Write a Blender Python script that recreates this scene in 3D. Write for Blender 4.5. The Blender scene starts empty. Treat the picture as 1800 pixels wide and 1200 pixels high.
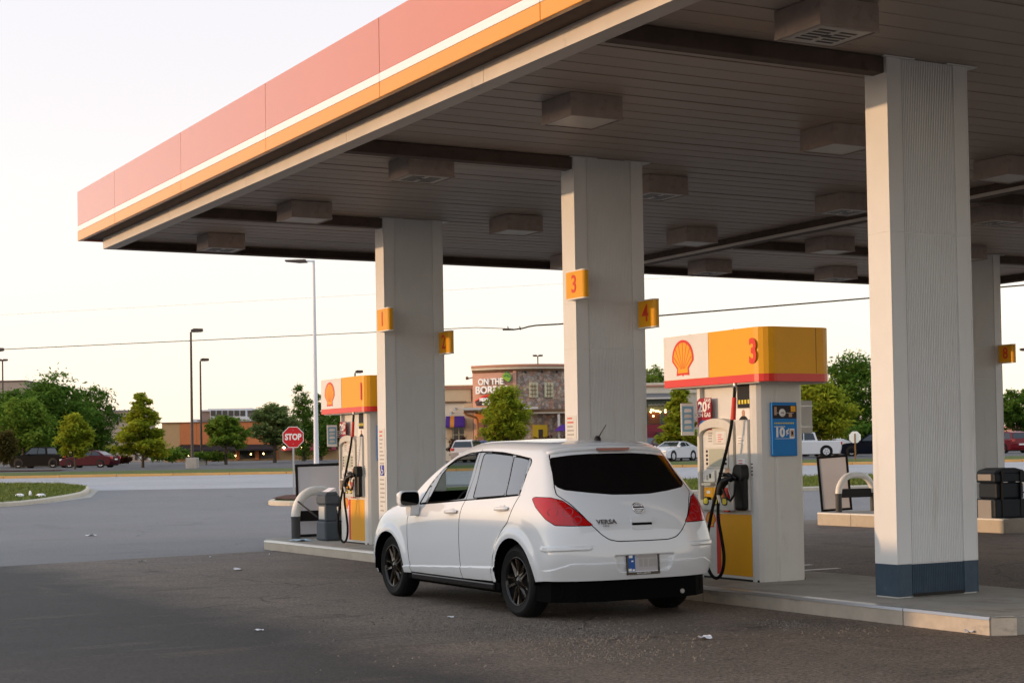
import bpy, bmesh, math, random
import numpy as np
from mathutils import Vector, Matrix

sc = bpy.context.scene
COL = sc.collection
R = math.radians
random.seed(7)
rng = np.random.default_rng(11)

# ------------------------------------------------------------------ camera
cam_d = bpy.data.cameras.new('camera')
cam = bpy.data.objects.new('camera', cam_d)
COL.objects.link(cam)
CAM_H = 1.43
YAW, PITCH, ROLL = 0.505722874, 0.0245877944, -0.0165056996
cam_d.sensor_width = 36.0
cam_d.lens = 2902.10 / 1800 * 36.0
cam_d.shift_y = 127.68 / 1800
cam_d.clip_start = 0.1
cam_d.clip_end = 3000
_r = Vector((math.cos(YAW), -math.sin(YAW), 0)); _f = Vector((math.sin(YAW), math.cos(YAW), 0)); _u = Vector((0, 0, 1))
_f2 = math.cos(PITCH) * _f + math.sin(PITCH) * _u
_u2 = math.cos(PITCH) * _u - math.sin(PITCH) * _f
_r3 = math.cos(ROLL) * _r + math.sin(ROLL) * _u2
_u3 = math.cos(ROLL) * _u2 - math.sin(ROLL) * _r
m = Matrix.Identity(4)
for i in range(3):
    m[i][0], m[i][1], m[i][2] = _r3[i], _u3[i], -_f2[i]
m[2][3] = CAM_H
cam.matrix_world = m
cam_d.dof.use_dof = True
cam_d.dof.focus_distance = 16.5
cam_d.dof.aperture_fstop = 11.0
sc.camera = cam

# ------------------------------------------------------------------ sky and sun (low evening sun from the left, -X)
SUN_EL, SUN_AZ = R(5.2), R(20.0)          # azimuth measured from -X towards +Y
sun_dir = Vector((-math.cos(SUN_EL) * math.cos(SUN_AZ), math.cos(SUN_EL) * math.sin(SUN_AZ), math.sin(SUN_EL)))
w = bpy.data.worlds.new('World'); sc.world = w; w.use_nodes = True
nt = w.node_tree; nt.nodes.clear()
sky = nt.nodes.new('ShaderNodeTexSky'); sky.sky_type = 'NISHITA'; sky.sun_disc = False
sky.sun_elevation = SUN_EL
sky.sun_rotation = math.atan2(sun_dir.x, sun_dir.y)
sky.air_density = 1.0; sky.dust_density = 0.3; sky.ozone_density = 1.0
hsv = nt.nodes.new('ShaderNodeHueSaturation'); hsv.inputs['Saturation'].default_value = 0.65
bg = nt.nodes.new('ShaderNodeBackground'); bg.inputs['Strength'].default_value = 0.15
wo = nt.nodes.new('ShaderNodeOutputWorld')
# hazy summer evening: the clear-sky model seen through an even milky haze that is creamier near the horizon
geo = nt.nodes.new('ShaderNodeTexCoord'); sxyz = nt.nodes.new('ShaderNodeSeparateXYZ'); hz = nt.nodes.new('ShaderNodeValToRGB')
for pos, c in ((.5, (1.26, .98, .92)), (.57, (1.46, 1.33, 1.33)), (.66, (1.52, 1.50, 1.46)), (.95, (1.18, 1.40, 1.68))):
    e = hz.color_ramp.elements[0] if pos == .5 else (hz.color_ramp.elements[1] if pos == .95 else hz.color_ramp.elements.new(pos)); e.position = (pos - .5) * 2; e.color = (*c, 1)
mixh = nt.nodes.new('ShaderNodeMixRGB'); mixh.inputs[0].default_value = .76
nt.links.new(geo.outputs['Generated'], sxyz.inputs[0]); nt.links.new(sxyz.outputs[2], hz.inputs[0])
nt.links.new(sky.outputs[0], hsv.inputs['Color']); nt.links.new(hsv.outputs[0], mixh.inputs[1]); nt.links.new(hz.outputs[0], mixh.inputs[2]); nt.links.new(mixh.outputs[0], bg.inputs[0]); nt.links.new(bg.outputs[0], wo.inputs[0])
sd = bpy.data.lights.new('sun', 'SUN'); sun = bpy.data.objects.new('sun', sd); COL.objects.link(sun)
sd.energy = 2.0; sd.angle = R(0.6); sd.color = (0.25, 0.150, 0.080)
sun.rotation_euler = sun_dir.to_track_quat('Z', 'Y').to_euler()
sc.view_settings.view_transform = 'Standard'; sc.view_settings.look = 'None'
sc.view_settings.gamma = 1.0; sc.view_settings.use_curve_mapping = False
sc.view_settings.exposure = 2.3
sc.cycles.max_bounces = 7
sc.cycles.diffuse_bounces = 4
sc.cycles.transparent_max_bounces = 10

# ------------------------------------------------------------------ helpers
M = {}
def mat(name, col=(.5, .5, .5), rough=.6, metal=0., coat=0., spec=.22, var=0., vscale=6., bump=0., bscale=40., emit=None, es=0., fac=None, col2=None, gen=False, stain=None):
    """plain procedural material: base colour with noise variation (or a mottle to col2) and optional bump"""
    mt = bpy.data.materials.new(name); mt.use_nodes = True
    t = mt.node_tree; b = t.nodes['Principled BSDF']
    b.inputs['Base Color'].default_value = (*col, 1); b.inputs['Roughness'].default_value = rough
    b.inputs['Metallic'].default_value = metal; b.inputs['Coat Weight'].default_value = coat
    b.inputs['Coat Roughness'].default_value = .04
    b.inputs['Specular IOR Level'].default_value = spec
    if var or col2 or bump or stain:
        tc = t.nodes.new('ShaderNodeTexCoord')
        src = tc.outputs['Object']
    if var or col2:
        n = t.nodes.new('ShaderNodeTexNoise'); n.inputs['Scale'].default_value = vscale; n.inputs['Detail'].default_value = 6; n.inputs['Roughness'].default_value = .65
        t.links.new(src, n.inputs['Vector'])
        cr = t.nodes.new('ShaderNodeValToRGB')
        c2 = col2 if col2 else tuple(min(1, c * (1 + var)) for c in col)
        c1 = col if col2 else tuple(c * (1 - var) for c in col)
        cr.color_ramp.elements[0].position = .33; cr.color_ramp.elements[0].color = (*c1, 1)
        cr.color_ramp.elements[1].position = .67; cr.color_ramp.elements[1].color = (*c2, 1)
        t.links.new(n.outputs[0], cr.inputs[0]); out = cr.outputs[0]
        if stain:
            n3 = t.nodes.new('ShaderNodeTexNoise'); n3.inputs['Scale'].default_value = stain[1]; n3.inputs['Detail'].default_value = 8; n3.inputs['Roughness'].default_value = .7
            mp = t.nodes.new('ShaderNodeMapping'); mp.inputs['Scale'].default_value = stain[3] if len(stain) > 3 else (1, 1, 1)
            t.links.new(src, mp.inputs[0]); t.links.new(mp.outputs[0], n3.inputs['Vector'])
            r3 = t.nodes.new('ShaderNodeValToRGB'); r3.color_ramp.elements[0].position = stain[2]; r3.color_ramp.elements[1].position = stain[2] + .22
            t.links.new(n3.outputs[0], r3.inputs[0])
            mx = t.nodes.new('ShaderNodeMixRGB'); mx.inputs[2].default_value = (*stain[0], 1)
            t.links.new(r3.outputs[0], mx.inputs[0]); t.links.new(out, mx.inputs[1]); out = mx.outputs[0]
        t.links.new(out, b.inputs['Base Color'])
        rr = t.nodes.new('ShaderNodeMapRange'); rr.inputs['To Min'].default_value = max(0.02, rough - .1); rr.inputs['To Max'].default_value = min(1, rough + .1)
        t.links.new(n.outputs[0], rr.inputs[0]); t.links.new(rr.outputs[0], b.inputs['Roughness'])
    if bump:
        n2 = t.nodes.new('ShaderNodeTexNoise'); n2.inputs['Scale'].default_value = bscale; n2.inputs['Detail'].default_value = 4
        t.links.new(src, n2.inputs['Vector'])
        bp = t.nodes.new('ShaderNodeBump'); bp.inputs['Strength'].default_value = bump; bp.inputs['Distance'].default_value = .02
        t.links.new(n2.outputs[0], bp.inputs['Height']); t.links.new(bp.outputs[0], b.inputs['Normal'])
    if emit:
        b.inputs['Emission Color'].default_value = (*emit, 1); b.inputs['Emission Strength'].default_value = es
    M[name] = mt
    return mt

class MB:
    """collects boxes, tubes, prisms ... into one mesh"""
    def __init__(s): s.v = []; s.f = []; s.mi = []; s.sm = []; s.cur = 0
    def add(s, vs, fs, smooth=False, mi=None):
        o = len(s.v); s.v += [tuple(map(float, v)) for v in vs]
        for f in fs:
            s.f.append([i + o for i in f]); s.mi.append(s.cur if mi is None else mi); s.sm.append(smooth)
        return s
    def box(s, x0, x1, y0, y1, z0, z1, bev=0., mi=None):
        if x0 > x1: x0, x1 = x1, x0
        if y0 > y1: y0, y1 = y1, y0
        if z0 > z1: z0, z1 = z1, z0
        if bev <= 0:
            v = [(x, y, z) for z in (z0, z1) for y in (y0, y1) for x in (x0, x1)]
            f = [(0, 2, 3, 1), (4, 5, 7, 6), (0, 1, 5, 4), (2, 6, 7, 3), (0, 4, 6, 2), (1, 3, 7, 5)]
            return s.add(v, f, mi=mi)
        bev = min(bev, (x1 - x0) * .45, (y1 - y0) * .45, (z1 - z0) * .45)
        bm = bmesh.new()
        bmesh.ops.create_cube(bm, size=1, matrix=Matrix.Translation(((x0 + x1) / 2, (y0 + y1) / 2, (z0 + z1) / 2)) @ Matrix.Diagonal((x1 - x0, y1 - y0, z1 - z0, 1)))
        bmesh.ops.bevel(bm, geom=bm.edges[:], offset=bev, segments=2, affect='EDGES', profile=.5)
        return s.addbm(bm, mi=mi)
    def addbm(s, bm, smooth=False, mi=None, M4=None):
        bm.verts.index_update()
        vs = [(M4 @ v.co if M4 else v.co)[:] for v in bm.verts]
        fs = [[v.index for v in f.verts] for f in bm.faces]
        bm.free(); return s.add(vs, fs, smooth, mi)
    def quad(s, a, b, c, d, mi=None): return s.add([a, b, c, d], [(0, 1, 2, 3)], mi=mi)
    def prism(s, pts, axis, a0, a1, mi=None, smooth=False):
        """extrude 2-D polygon along axis; pts in the remaining two axes in cyclic order"""
        n = len(pts)
        def P(p, a):
            return {'x': (a, p[0], p[1]), 'y': (p[0], a, p[1]), 'z': (p[0], p[1], a)}[axis]
        v = [P(p, a0) for p in pts] + [P(p, a1) for p in pts]
        f = [tuple(range(n))[::-1], tuple(range(n, 2 * n))]
        s.add(v, f, mi=mi)
        o = len(s.v) - 2 * n
        for i in range(n):
            j = (i + 1) % n
            s.f.append([o + i, o + j, o + n + j, o + n + i]); s.mi.append(s.cur if mi is None else mi); s.sm.append(smooth)
        return s
    def tube(s, pts, r, n=8, cap=True, mi=None, smooth=True):
        """swept round tube along points; r scalar or list"""
        pts = [Vector(p) for p in pts]; k = len(pts)
        rs = r if hasattr(r, '__len__') else [r] * k
        t0 = (pts[1] - pts[0]).normalized()
        up = Vector((0, 0, 1)) if abs(t0.z) < .9 else Vector((1, 0, 0))
        u = t0.cross(up).normalized(); vs = []; fs = []
        for i in range(k):
            t = ((pts[min(i + 1, k - 1)] - pts[max(i - 1, 0)])).normalized()
            u = (u - t * u.dot(t)).normalized(); w_ = t.cross(u)
            for a in range(n):
                an = 2 * math.pi * a / n
                vs.append(pts[i] + (u * math.cos(an) + w_ * math.sin(an)) * rs[i])
        for i in range(k - 1):
            for a in range(n):
                b = (a + 1) % n
                fs.append((i * n + a, i * n + b, (i + 1) * n + b, (i + 1) * n + a))
        s.add(vs, fs, smooth, mi)
        if cap: s.add([vs[a] for a in range(n)], [tuple(range(n))[::-1]], mi=mi); s.add([vs[(k - 1) * n + a] for a in range(n)], [tuple(range(n))], mi=mi)
        return s
    def lathe(s, prof, c, axis='z', n=24, mi=None, smooth=True):
        """prof: list of (r, h) revolved about axis through c"""
        vs = []; fs = []; k = len(prof)
        for (r, h) in prof:
            for a in range(n):
                an = 2 * math.pi * a / n; x, y = r * math.cos(an), r * math.sin(an)
                vs.append({'z': (c[0] + x, c[1] + y, c[2] + h), 'y': (c[0] + x, c[1] + h, c[2] + y), 'x': (c[0] + h, c[1] + x, c[2] + y)}[axis])
        for i in range(k - 1):
            for a in range(n):
                b = (a + 1) % n
                fs.append((i * n + a, i * n + b, (i + 1) * n + b, (i + 1) * n + a))
        return s.add(vs, fs, smooth, mi)
    def xf(s, M4, start=0):
        for i in range(start, len(s.v)): s.v[i] = tuple(M4 @ Vector(s.v[i]))
        return s

def mesh_from(name, mb, mats):
    me = bpy.data.meshes.new(name); me.from_pydata(mb.v, [], mb.f)
    for m_ in (mats if isinstance(mats, (list, tuple)) else [mats]): me.materials.append(M[m_] if isinstance(m_, str) else m_)
    me.polygons.foreach_set('material_index', mb.mi); me.polygons.foreach_set('use_smooth', mb.sm)
    me.update()
    return me

def recalc(me):
    bm = bmesh.new(); bm.from_mesh(me); bmesh.ops.recalc_face_normals(bm, faces=bm.faces); bm.to_mesh(me); bm.free()

def obj(name, mb, mats, parent=None, loc=None, fix=True):
    me = mb if isinstance(mb, bpy.types.Mesh) else mesh_from(name, mb, mats)
    if fix and not isinstance(mb, bpy.types.Mesh): recalc(me)
    o = bpy.data.objects.new(name, me); COL.objects.link(o)
    if parent is not None: o.parent = parent
    if loc is not None: o.location = loc
    return o

def tag(o, label=None, cat=None, group=None, kind=None):
    if label: o['label'] = label
    if cat: o['category'] = cat
    if group: o['group'] = group
    if kind: o['kind'] = kind
    return o

def thing(name, label, cat, loc=(0, 0, 0), rz=0., group=None, scale=1.):
    o = bpy.data.objects.new(name, None); COL.objects.link(o); o.empty_display_size = .2
    o.location = loc; o.rotation_euler = (0, 0, rz); o.scale = (scale,) * 3
    return tag(o, label, cat, group)

def copy_tree(o, parent=None):
    c = o.copy(); COL.objects.link(c)
    if parent is not None: c.parent = parent
    for ch in list(o.children): copy_tree(ch, c)
    return c

def struct(name, mb, mats, **k):
    return tag(obj(name, mb, mats, **k), kind='structure')

def text_mesh(s, size, depth=.004, bold=0., xs=1., shear=0., align='CENTER', spacing=1.):
    cu = bpy.data.curves.new('lettering', 'FONT'); cu.body = s; cu.size = size; cu.extrude = depth / 2; cu.offset = bold
    cu.align_x = align; cu.align_y = 'CENTER'; cu.shear = shear; cu.space_character = spacing; cu.resolution_u = 3
    o = bpy.data.objects.new('lettering', cu); COL.objects.link(o)
    dg = bpy.context.evaluated_depsgraph_get()
    me = bpy.data.meshes.new_from_object(o.evaluated_get(dg))
    bpy.data.objects.remove(o); bpy.data.curves.remove(cu)
    me.transform(Matrix.Diagonal((xs, 1, 1, 1)))
    me.materials.clear()
    return me

# frames that put flat print (x right, y up, z out) on a face
def frame(origin, right, up):
    r_ = Vector(right).normalized(); u_ = Vector(up).normalized(); n_ = r_.cross(u_)
    m_ = Matrix.Identity(4)
    for i in range(3): m_[i][0], m_[i][1], m_[i][2], m_[i][3] = r_[i], u_[i], n_[i], origin[i]
    return m_

def text_obj(name, s, size, m, F, parent=None, **k):
    me = text_mesh(s, size, **k); me.transform(F); me.materials.append(M[m] if isinstance(m, str) else m)
    return obj(name, me, None, parent)

# ground height: flat forecourt, road climbing gently away from the camera
_gd = [(-1e4, 0), (52, 0), (60, .07), (72, .18), (105, .45), (112, .72), (120, .90), (145, .95), (190, 1.15), (300, 1.3), (600, 1.38), (1e5, 1.40)]
def gh(d):
    for (a, za), (b, zb) in zip(_gd, _gd[1:]):
        if d <= b: return za + (zb - za) * (d - a) / (b - a)
FX, FY, RX, RY = math.sin(YAW), math.cos(YAW), math.cos(YAW), -math.sin(YAW)
def sd_(s, d): return (s * RX + d * FX, s * RY + d * FY)          # lateral, depth -> world x, y
def horizon(px): return 813.9 - (px / 1800) * 29.7
def at(px, d, z=None):                                            # picture column and depth in metres -> world point on the ground
    s = (px - 900) / 2902.1 * d
    x, y = sd_(s, d)
    return Vector((x, y, gh(d) if z is None else z))
def zat(px, py, d): return CAM_H + (horizon(px) - py) * d / 2902.1
FACE = -YAW        # rotation that turns local -Y towards the camera
def poly_sd(P, poly):
    """signed distance of points (n,2) to a closed polygon, negative inside"""
    P = np.asarray(P); q = np.asarray(poly, float); d = np.full(len(P), 1e9); ins = np.zeros(len(P), bool)
    for i in range(len(q)):
        a, b = q[i], q[(i + 1) % len(q)]
        e = b - a; w_ = P - a
        t = np.clip((w_ @ e) / max(e @ e, 1e-12), 0, 1)
        d = np.minimum(d, np.hypot(*(w_ - t[:, None] * e).T))
        c1 = (a[1] <= P[:, 1]) & (b[1] > P[:, 1]); c2 = (b[1] <= P[:, 1]) & (a[1] > P[:, 1])
        cr = e[0] * w_[:, 1] - e[1] * w_[:, 0]
        ins ^= (c1 & (cr > 0)) | (c2 & (cr < 0))
    return np.where(ins, -d, d)

def line_d(P, pl):
    P = np.asarray(P); d = np.full(len(P), 1e9)
    for a, b in zip(pl, pl[1:]):
        a = np.array(a, float); b = np.array(b, float); e = b - a; w_ = P - a
        t = np.clip((w_ @ e) / max(e @ e, 1e-12), 0, 1)
        d = np.minimum(d, np.hypot(*(w_ - t[:, None] * e).T))
    return d

def rounded(poly, r, n=4):
    """polygon with its corners rounded by up to r"""
    out = []; m_ = len(poly)
    for i in range(m_):
        p = np.array(poly[i], float); a = np.array(poly[i - 1], float); b = np.array(poly[(i + 1) % m_], float)
        ra = min(r, .45 * np.hypot(*(a - p))); rb = min(r, .45 * np.hypot(*(b - p)))
        p0 = p + (a - p) / max(1e-9, np.hypot(*(a - p))) * ra; p1 = p + (b - p) / max(1e-9, np.hypot(*(b - p))) * rb
        for k in range(n + 1):
            t = k / n; out.append(tuple((1 - t) ** 2 * p0 + 2 * t * (1 - t) * p + t * t * p1))
    return out

# ------------------------------------------------------------------ materials
mat('white_paint', (.72, .72, .71), .35, var=.03, vscale=3, stain=((.55, .52, .47), 1.3, .62, (1, 1, .25)))
mat('column_white', (.70, .72, .725), .5, var=.03, vscale=2, stain=((.52, .49, .44), 1.6, .60, (2.2, 2.2, .22)))
mat('column_blue', (.050, .080, .115), .45, var=.12, vscale=9, stain=((.16, .16, .15), 5, .62))
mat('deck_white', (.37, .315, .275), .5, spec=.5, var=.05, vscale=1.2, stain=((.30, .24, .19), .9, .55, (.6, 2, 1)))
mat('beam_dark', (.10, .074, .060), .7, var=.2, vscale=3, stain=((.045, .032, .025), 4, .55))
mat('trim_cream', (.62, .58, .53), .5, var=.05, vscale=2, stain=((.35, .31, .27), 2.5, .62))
mat('fascia_red', (.56, .13, .030), .17, coat=.6, spec=.8, var=.02, vscale=1)
mat('fascia_white', (.82, .82, .81), .2, spec=.5)
mat('fascia_yellow', (.78, .30, .004), .16, spec=.5)
mat('light_box', (.34, .285, .26), .55, var=.10, vscale=6, stain=((.19, .145, .12), 5, .56))
mat('light_lens', (.52, .49, .44), .35, var=.08, vscale=8)
mat('black', (.004, .004, .0045), .45, spec=.3)
mat('rubber', (.0055, .0055, .006), .75, var=.4, vscale=30, spec=.25)
mat('black_gloss', (.004, .004, .0045), .12, coat=.3)
mat('sign_yellow', (.78, .37, .006), .40, coat=.1, var=.03, vscale=4)
mat('sign_red', (.60, .03, .02), .35)
mat('logo_red', (.68, .05, .025), .35)
mat('band_red', (.66, .02, .012), .28, coat=.3)
mat('cabinet_white', (.66, .66, .63), .42, var=.04, vscale=3, stain=((.48, .45, .40), 3, .62, (2, 2, .35)))
mat('cabinet_grey', (.52, .52, .49), .5, var=.05, vscale=4)
mat('bezel', (.60, .585, .53), .5, var=.05, vscale=5, stain=((.40, .37, .31), 6, .64))
mat('screen', (.42, .44, .35), .2)
mat('print_red', (.60, .045, .03), .45)
mat('print_white', (.82, .82, .80), .5)
mat('print_dark', (.010, .010, .012), .5)
mat('print_grey', (.35, .34, .33), .6)
mat('poster_blue', (.004, .19, .56), .4)
mat('poster_sky', (.20, .45, .62), .4)
mat('poster_dark', (.012, .008, .013), .4)
mat('maroon_print', (.30, .012, .03), .4)
mat('skin_print', (.50, .30, .20), .5)
mat('dial_yellow', (.75, .62, .05), .4)
mat('concrete', (.36, .34, .30), .85, var=.12, vscale=3, bump=.25, bscale=60, stain=((.19, .17, .15), 1.6, .54))
mat('concrete_kerb', (.50, .45, .37), .8, var=.08, vscale=4, bump=.15, bscale=70, stain=((.33, .29, .23), 3, .60))
mat('island_metal', (.50, .46, .40), .33, metal=.35, var=.12, vscale=4, stain=((.12, .11, .10), 2.4, .55, (1, .5, 2)))
mat('edge_white', (.80, .78, .72), .4, var=.05)
mat('kerb_yellow', (.58, .34, .12), .8, var=.10, vscale=.6, stain=((.46, .38, .27), .9, .55))
mat('steel', (.45, .46, .47), .35, metal=.8)
mat('chrome', (.75, .75, .76), .08, metal=1.)
mat('pole_white', (.66, .68, .74), .4)
mat('pole_brown', (.075, .058, .052), .5)
mat('cable', (.02, .015, .013), .7)
mat('cable_far', (.12, .09, .08), .7)
mat('board_grey', (.60, .60, .64), .5, var=.03, vscale=2)
mat('board_frame', (.005, .0045, .005), .5)
mat('hoop_white', (.80, .80, .77), .45, var=.05, vscale=6)
mat('hoop_grey', (.07, .074, .076), .55, var=.1, vscale=8)
mat('bin_grey', (.075, .092, .11), .55, var=.08, vscale=5, bump=.1, bscale=90)
mat('bin_dark', (.012, .018, .026), .5, var=.1, vscale=5)
mat('bin_side', (.30, .29, .28), .55)
mat('stop_red', (.56, .016, .022), .35)
mat('sign_back', (.80, .80, .76), .45)
mat('wood_post', (.24, .13, .05), .8)
mat('paper', (.82, .82, .86), .7)
mat('paper_blue', (.45, .62, .75), .7)
mat('trunk', (.075, .058, .042), .9, var=.3, vscale=9, bump=.4, bscale=30)
# ------------------------------------------------------------------ ground, forecourt, road, kerbs, islands
def asphalt(name, c1, c2, c3, sc_=1., rough=.85, speck=.5, cold=None):
    """aggregate-speckled asphalt: broad stains, fine stone grain and pitted relief"""
    mt = bpy.data.materials.new(name); mt.use_nodes = True; t = mt.node_tree; b = t.nodes['Principled BSDF']; b.inputs['Roughness'].default_value = rough
    b.inputs['Specular IOR Level'].default_value = .38 if cold else .5
    tc = t.nodes.new('ShaderNodeTexCoord')
    def noise(s, d=8, r=.65, mp=None):
        n = t.nodes.new('ShaderNodeTexNoise'); n.inputs['Scale'].default_value = s; n.inputs['Detail'].default_value = d; n.inputs['Roughness'].default_value = r
        if mp:
            q = t.nodes.new('ShaderNodeMapping'); q.inputs['Scale'].default_value = mp; q.inputs['Rotation'].default_value = (0, 0, .12)
            t.links.new(tc.outputs['Object'], q.inputs[0]); t.links.new(q.outputs[0], n.inputs['Vector'])
        else: t.links.new(tc.outputs['Object'], n.inputs['Vector'])
        return n.outputs[0]
    def ramp(v, p0, p1, a=(0, 0, 0), b_=(1, 1, 1)):
        r = t.nodes.new('ShaderNodeValToRGB'); r.color_ramp.elements[0].position = p0; r.color_ramp.elements[1].position = p1
        r.color_ramp.elements[0].color = (*a, 1); r.color_ramp.elements[1].color = (*b_, 1); t.links.new(v, r.inputs[0]); return r.outputs[0]
    def mix(f, a, b_, mode='MIX', fv=None):
        x = t.nodes.new('ShaderNodeMixRGB'); x.blend_type = mode
        if f is not None: t.links.new(f, x.inputs[0])
        else: x.inputs[0].default_value = fv
        for i, q in ((1, a), (2, b_)):
            if isinstance(q, tuple): x.inputs[i].default_value = (*q, 1)
            else: t.links.new(q, x.inputs[i])
        return x.outputs[0]
    base = mix(ramp(noise(.35 * sc_), .38, .62), c1, c2)
    if cold:      # outside the canopy's drip line (x below about 5.6 m) the surface is bare grey aggregate
        sx = t.nodes.new('ShaderNodeSeparateXYZ'); t.links.new(tc.outputs['Object'], sx.inputs[0])
        ad = t.nodes.new('ShaderNodeMath'); ad.operation = 'MULTIPLY_ADD'; ad.inputs[1].default_value = 1.6; t.links.new(noise(.9, 6, .6), ad.inputs[0]); t.links.new(sx.outputs[0], ad.inputs[2])
        mr = t.nodes.new('ShaderNodeMapRange'); mr.inputs['From Min'].default_value = 5.45; mr.inputs['From Max'].default_value = 6.45; t.links.new(ad.outputs[0], mr.inputs[0])
        base = mix(mr.outputs[0], mix(ramp(noise(.5), .4, .6), cold, tuple(c * 1.3 for c in cold)), base)
    base = mix(ramp(noise(1.1 * sc_, mp=(.5, 1.6, 1)), .56, .70), base, c3)
    base = mix(ramp(noise(.6 * sc_, mp=(1.5, .25, 1)), .60, .72), base, tuple(c * .62 for c in c1))
    v = t.nodes.new('ShaderNodeTexVoronoi'); v.inputs['Scale'].default_value = 95 * sc_; t.links.new(tc.outputs['Object'], v.inputs['Vector'])
    base = mix(ramp(v.outputs['Distance'], .05, .55, (1 + speck, 1 + speck, 1 + speck), (.72, .72, .72)), base, base, 'MIX') if False else base
    pits = None
    if cold:      # ravelled patches: small dark pits gathered in worn areas, plus oil drips
        vp = t.nodes.new('ShaderNodeTexVoronoi'); vp.inputs['Scale'].default_value = 13; q = t.nodes.new('ShaderNodeMapping'); q.inputs['Scale'].default_value = (1, .8, 1); t.links.new(tc.outputs['Object'], q.inputs[0]); t.links.new(q.outputs[0], vp.inputs['Vector'])
        pit = ramp(vp.outputs['Distance'], .10, .24, (1, 1, 1), (0, 0, 0)); area = ramp(noise(.55, 5, .6), .46, .56); mm = t.nodes.new('ShaderNodeMath'); mm.operation = 'MULTIPLY'; t.links.new(pit, mm.inputs[0]); t.links.new(area, mm.inputs[1]); pits = mm.outputs[0]
        base = mix(pits, base, tuple(c * .30 for c in c1))
        base = mix(ramp(noise(.9, 9, .72), .60, .68), base, (.035, .028, .023))
    # hairline cracks wandering over the surface
    vc = t.nodes.new('ShaderNodeTexVoronoi'); vc.feature = 'DISTANCE_TO_EDGE'; vc.inputs['Scale'].default_value = .30
    dv = t.nodes.new('ShaderNodeMixRGB'); dv.blend_type = 'ADD'; dv.inputs[0].default_value = .55; nz_ = t.nodes.new('ShaderNodeTexNoise'); nz_.inputs['Scale'].default_value = 1.3; nz_.inputs['Detail'].default_value = 6
    t.links.new(tc.outputs['Object'], nz_.inputs['Vector']); t.links.new(tc.outputs['Object'], dv.inputs[1]); t.links.new(nz_.outputs[1], dv.inputs[2]); t.links.new(dv.outputs[0], vc.inputs['Vector'])
    cm_ = t.nodes.new('ShaderNodeMath'); cm_.operation = 'MULTIPLY'; t.links.new(ramp(vc.outputs['Distance'], .0015, .005, (1, 1, 1), (0, 0, 0)), cm_.inputs[0]); t.links.new(ramp(noise(.4, 3), .47, .55), cm_.inputs[1])
    base = mix(cm_.outputs[0], base, tuple(c * .3 for c in c1))
    g = t.nodes.new('ShaderNodeMixRGB'); g.blend_type = 'MULTIPLY'; g.inputs[0].default_value = speck
    t.links.new(base, g.inputs[1]); t.links.new(ramp(noise(42 * sc_, 4, .85), .36, .66, (.16, .16, .16), (2.3, 2.2, 2.1)), g.inputs[2])
    t.links.new(g.outputs[0], b.inputs['Base Color'])
    bp = t.nodes.new('ShaderNodeBump'); bp.inputs['Strength'].default_value = .55; bp.inputs['Distance'].default_value = .02
    t.links.new(noise(45 * sc_, 6, .75), bp.inputs['Height']); t.links.new(bp.outputs[0], b.inputs['Normal'])
    M[name] = mt
asphalt('asphalt_fore', (.110, .091, .075), (.150, .124, .102), (.066, .054, .045), 1., .70, .95, (.023, .0215, .021))
asphalt('asphalt_dark', (.112, .112, .118), (.130, .130, .137), (.090, .090, .095), .5, .62, .4)
asphalt('asphalt_road', (.29, .29, .307), (.33, .33, .35), (.245, .245, .26), .3, .6, .25)
asphalt('asphalt_lot', (.060, .060, .064), (.075, .074, .078), (.05, .05, .052), .3, .8, .3)
mat('grass_soil', (.060, .095, .018), .95, col2=(.115, .135, .032), vscale=.8, bump=.5, bscale=9, stain=((.13, .10, .05), .5, .62))
mat('blade', (.075, .125, .018), .8, col2=(.16, .175, .040), vscale=.6)
mat('mulch', (.115, .035, .020), .95, col2=(.06, .03, .02), vscale=8, bump=.6, bscale=25)

def sheet(name, pts, m_, dz, seg=1):
    """flat or ground-following polygon given in (lateral, depth)"""
    b = MB(); vs = [(*sd_(s, d), gh(d) + dz) for s, d in pts]; b.add(vs, [tuple(range(len(vs)))]); return struct(name, b, m_)
def strip(name, d0, d1, m_, dz, s0=-260, s1=260, kind='structure'):
    ds = sorted(set([d0, d1] + [d for d, _ in _gd if d0 < d < d1])); b = MB(); vs = []
    for d in ds: vs += [(*sd_(s0, d), gh(d) + dz), (*sd_(s1, d), gh(d) + dz)]
    b.add(vs, [(2 * i, 2 * i + 1, 2 * i + 3, 2 * i + 2) for i in range(len(ds) - 1)]); o = obj(name, b, m_); tag(o, kind=kind); return o
strip('ground', -80, 1600, 'asphalt_lot', 0, -1500, 1500)
strip('station_drive', -40, 72, 'asphalt_dark', .004, -140, 140)
b = MB(); b.add([(-40, -30, .008), (60, -30, .008), (60, 33.9, .008), (21.5, 26.5, .008), (9., 24.25, .008), (4.9, 23.45, .008), (-40, 15.4, .008)], [tuple(range(7))]); struct('forecourt', b, 'asphalt_fore')
strip('road', 72, 105, 'asphalt_road', .004, -400, 400)
# painted lane lines, faint
mat('paint_worn', (.30, .30, .30), .8, col2=(.17, .17, .175), vscale=1.5)
for d in (80.5, 97.): tag(strip('lane_line', d, d + .14, 'paint_worn', .008, -300, 300), kind='structure')
b = MB()
for (x0, y0, l) in ((12.45, 15.4, .55), (12.75, 16.1, .4)): b.add([(x0, y0, .0125), (x0 + l, y0, .0125), (x0 + l, y0 + .1, .0125), (x0, y0 + .1, .0125)], [(0, 1, 2, 3)])
struct('bay_marking', b, 'edge_white')
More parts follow.
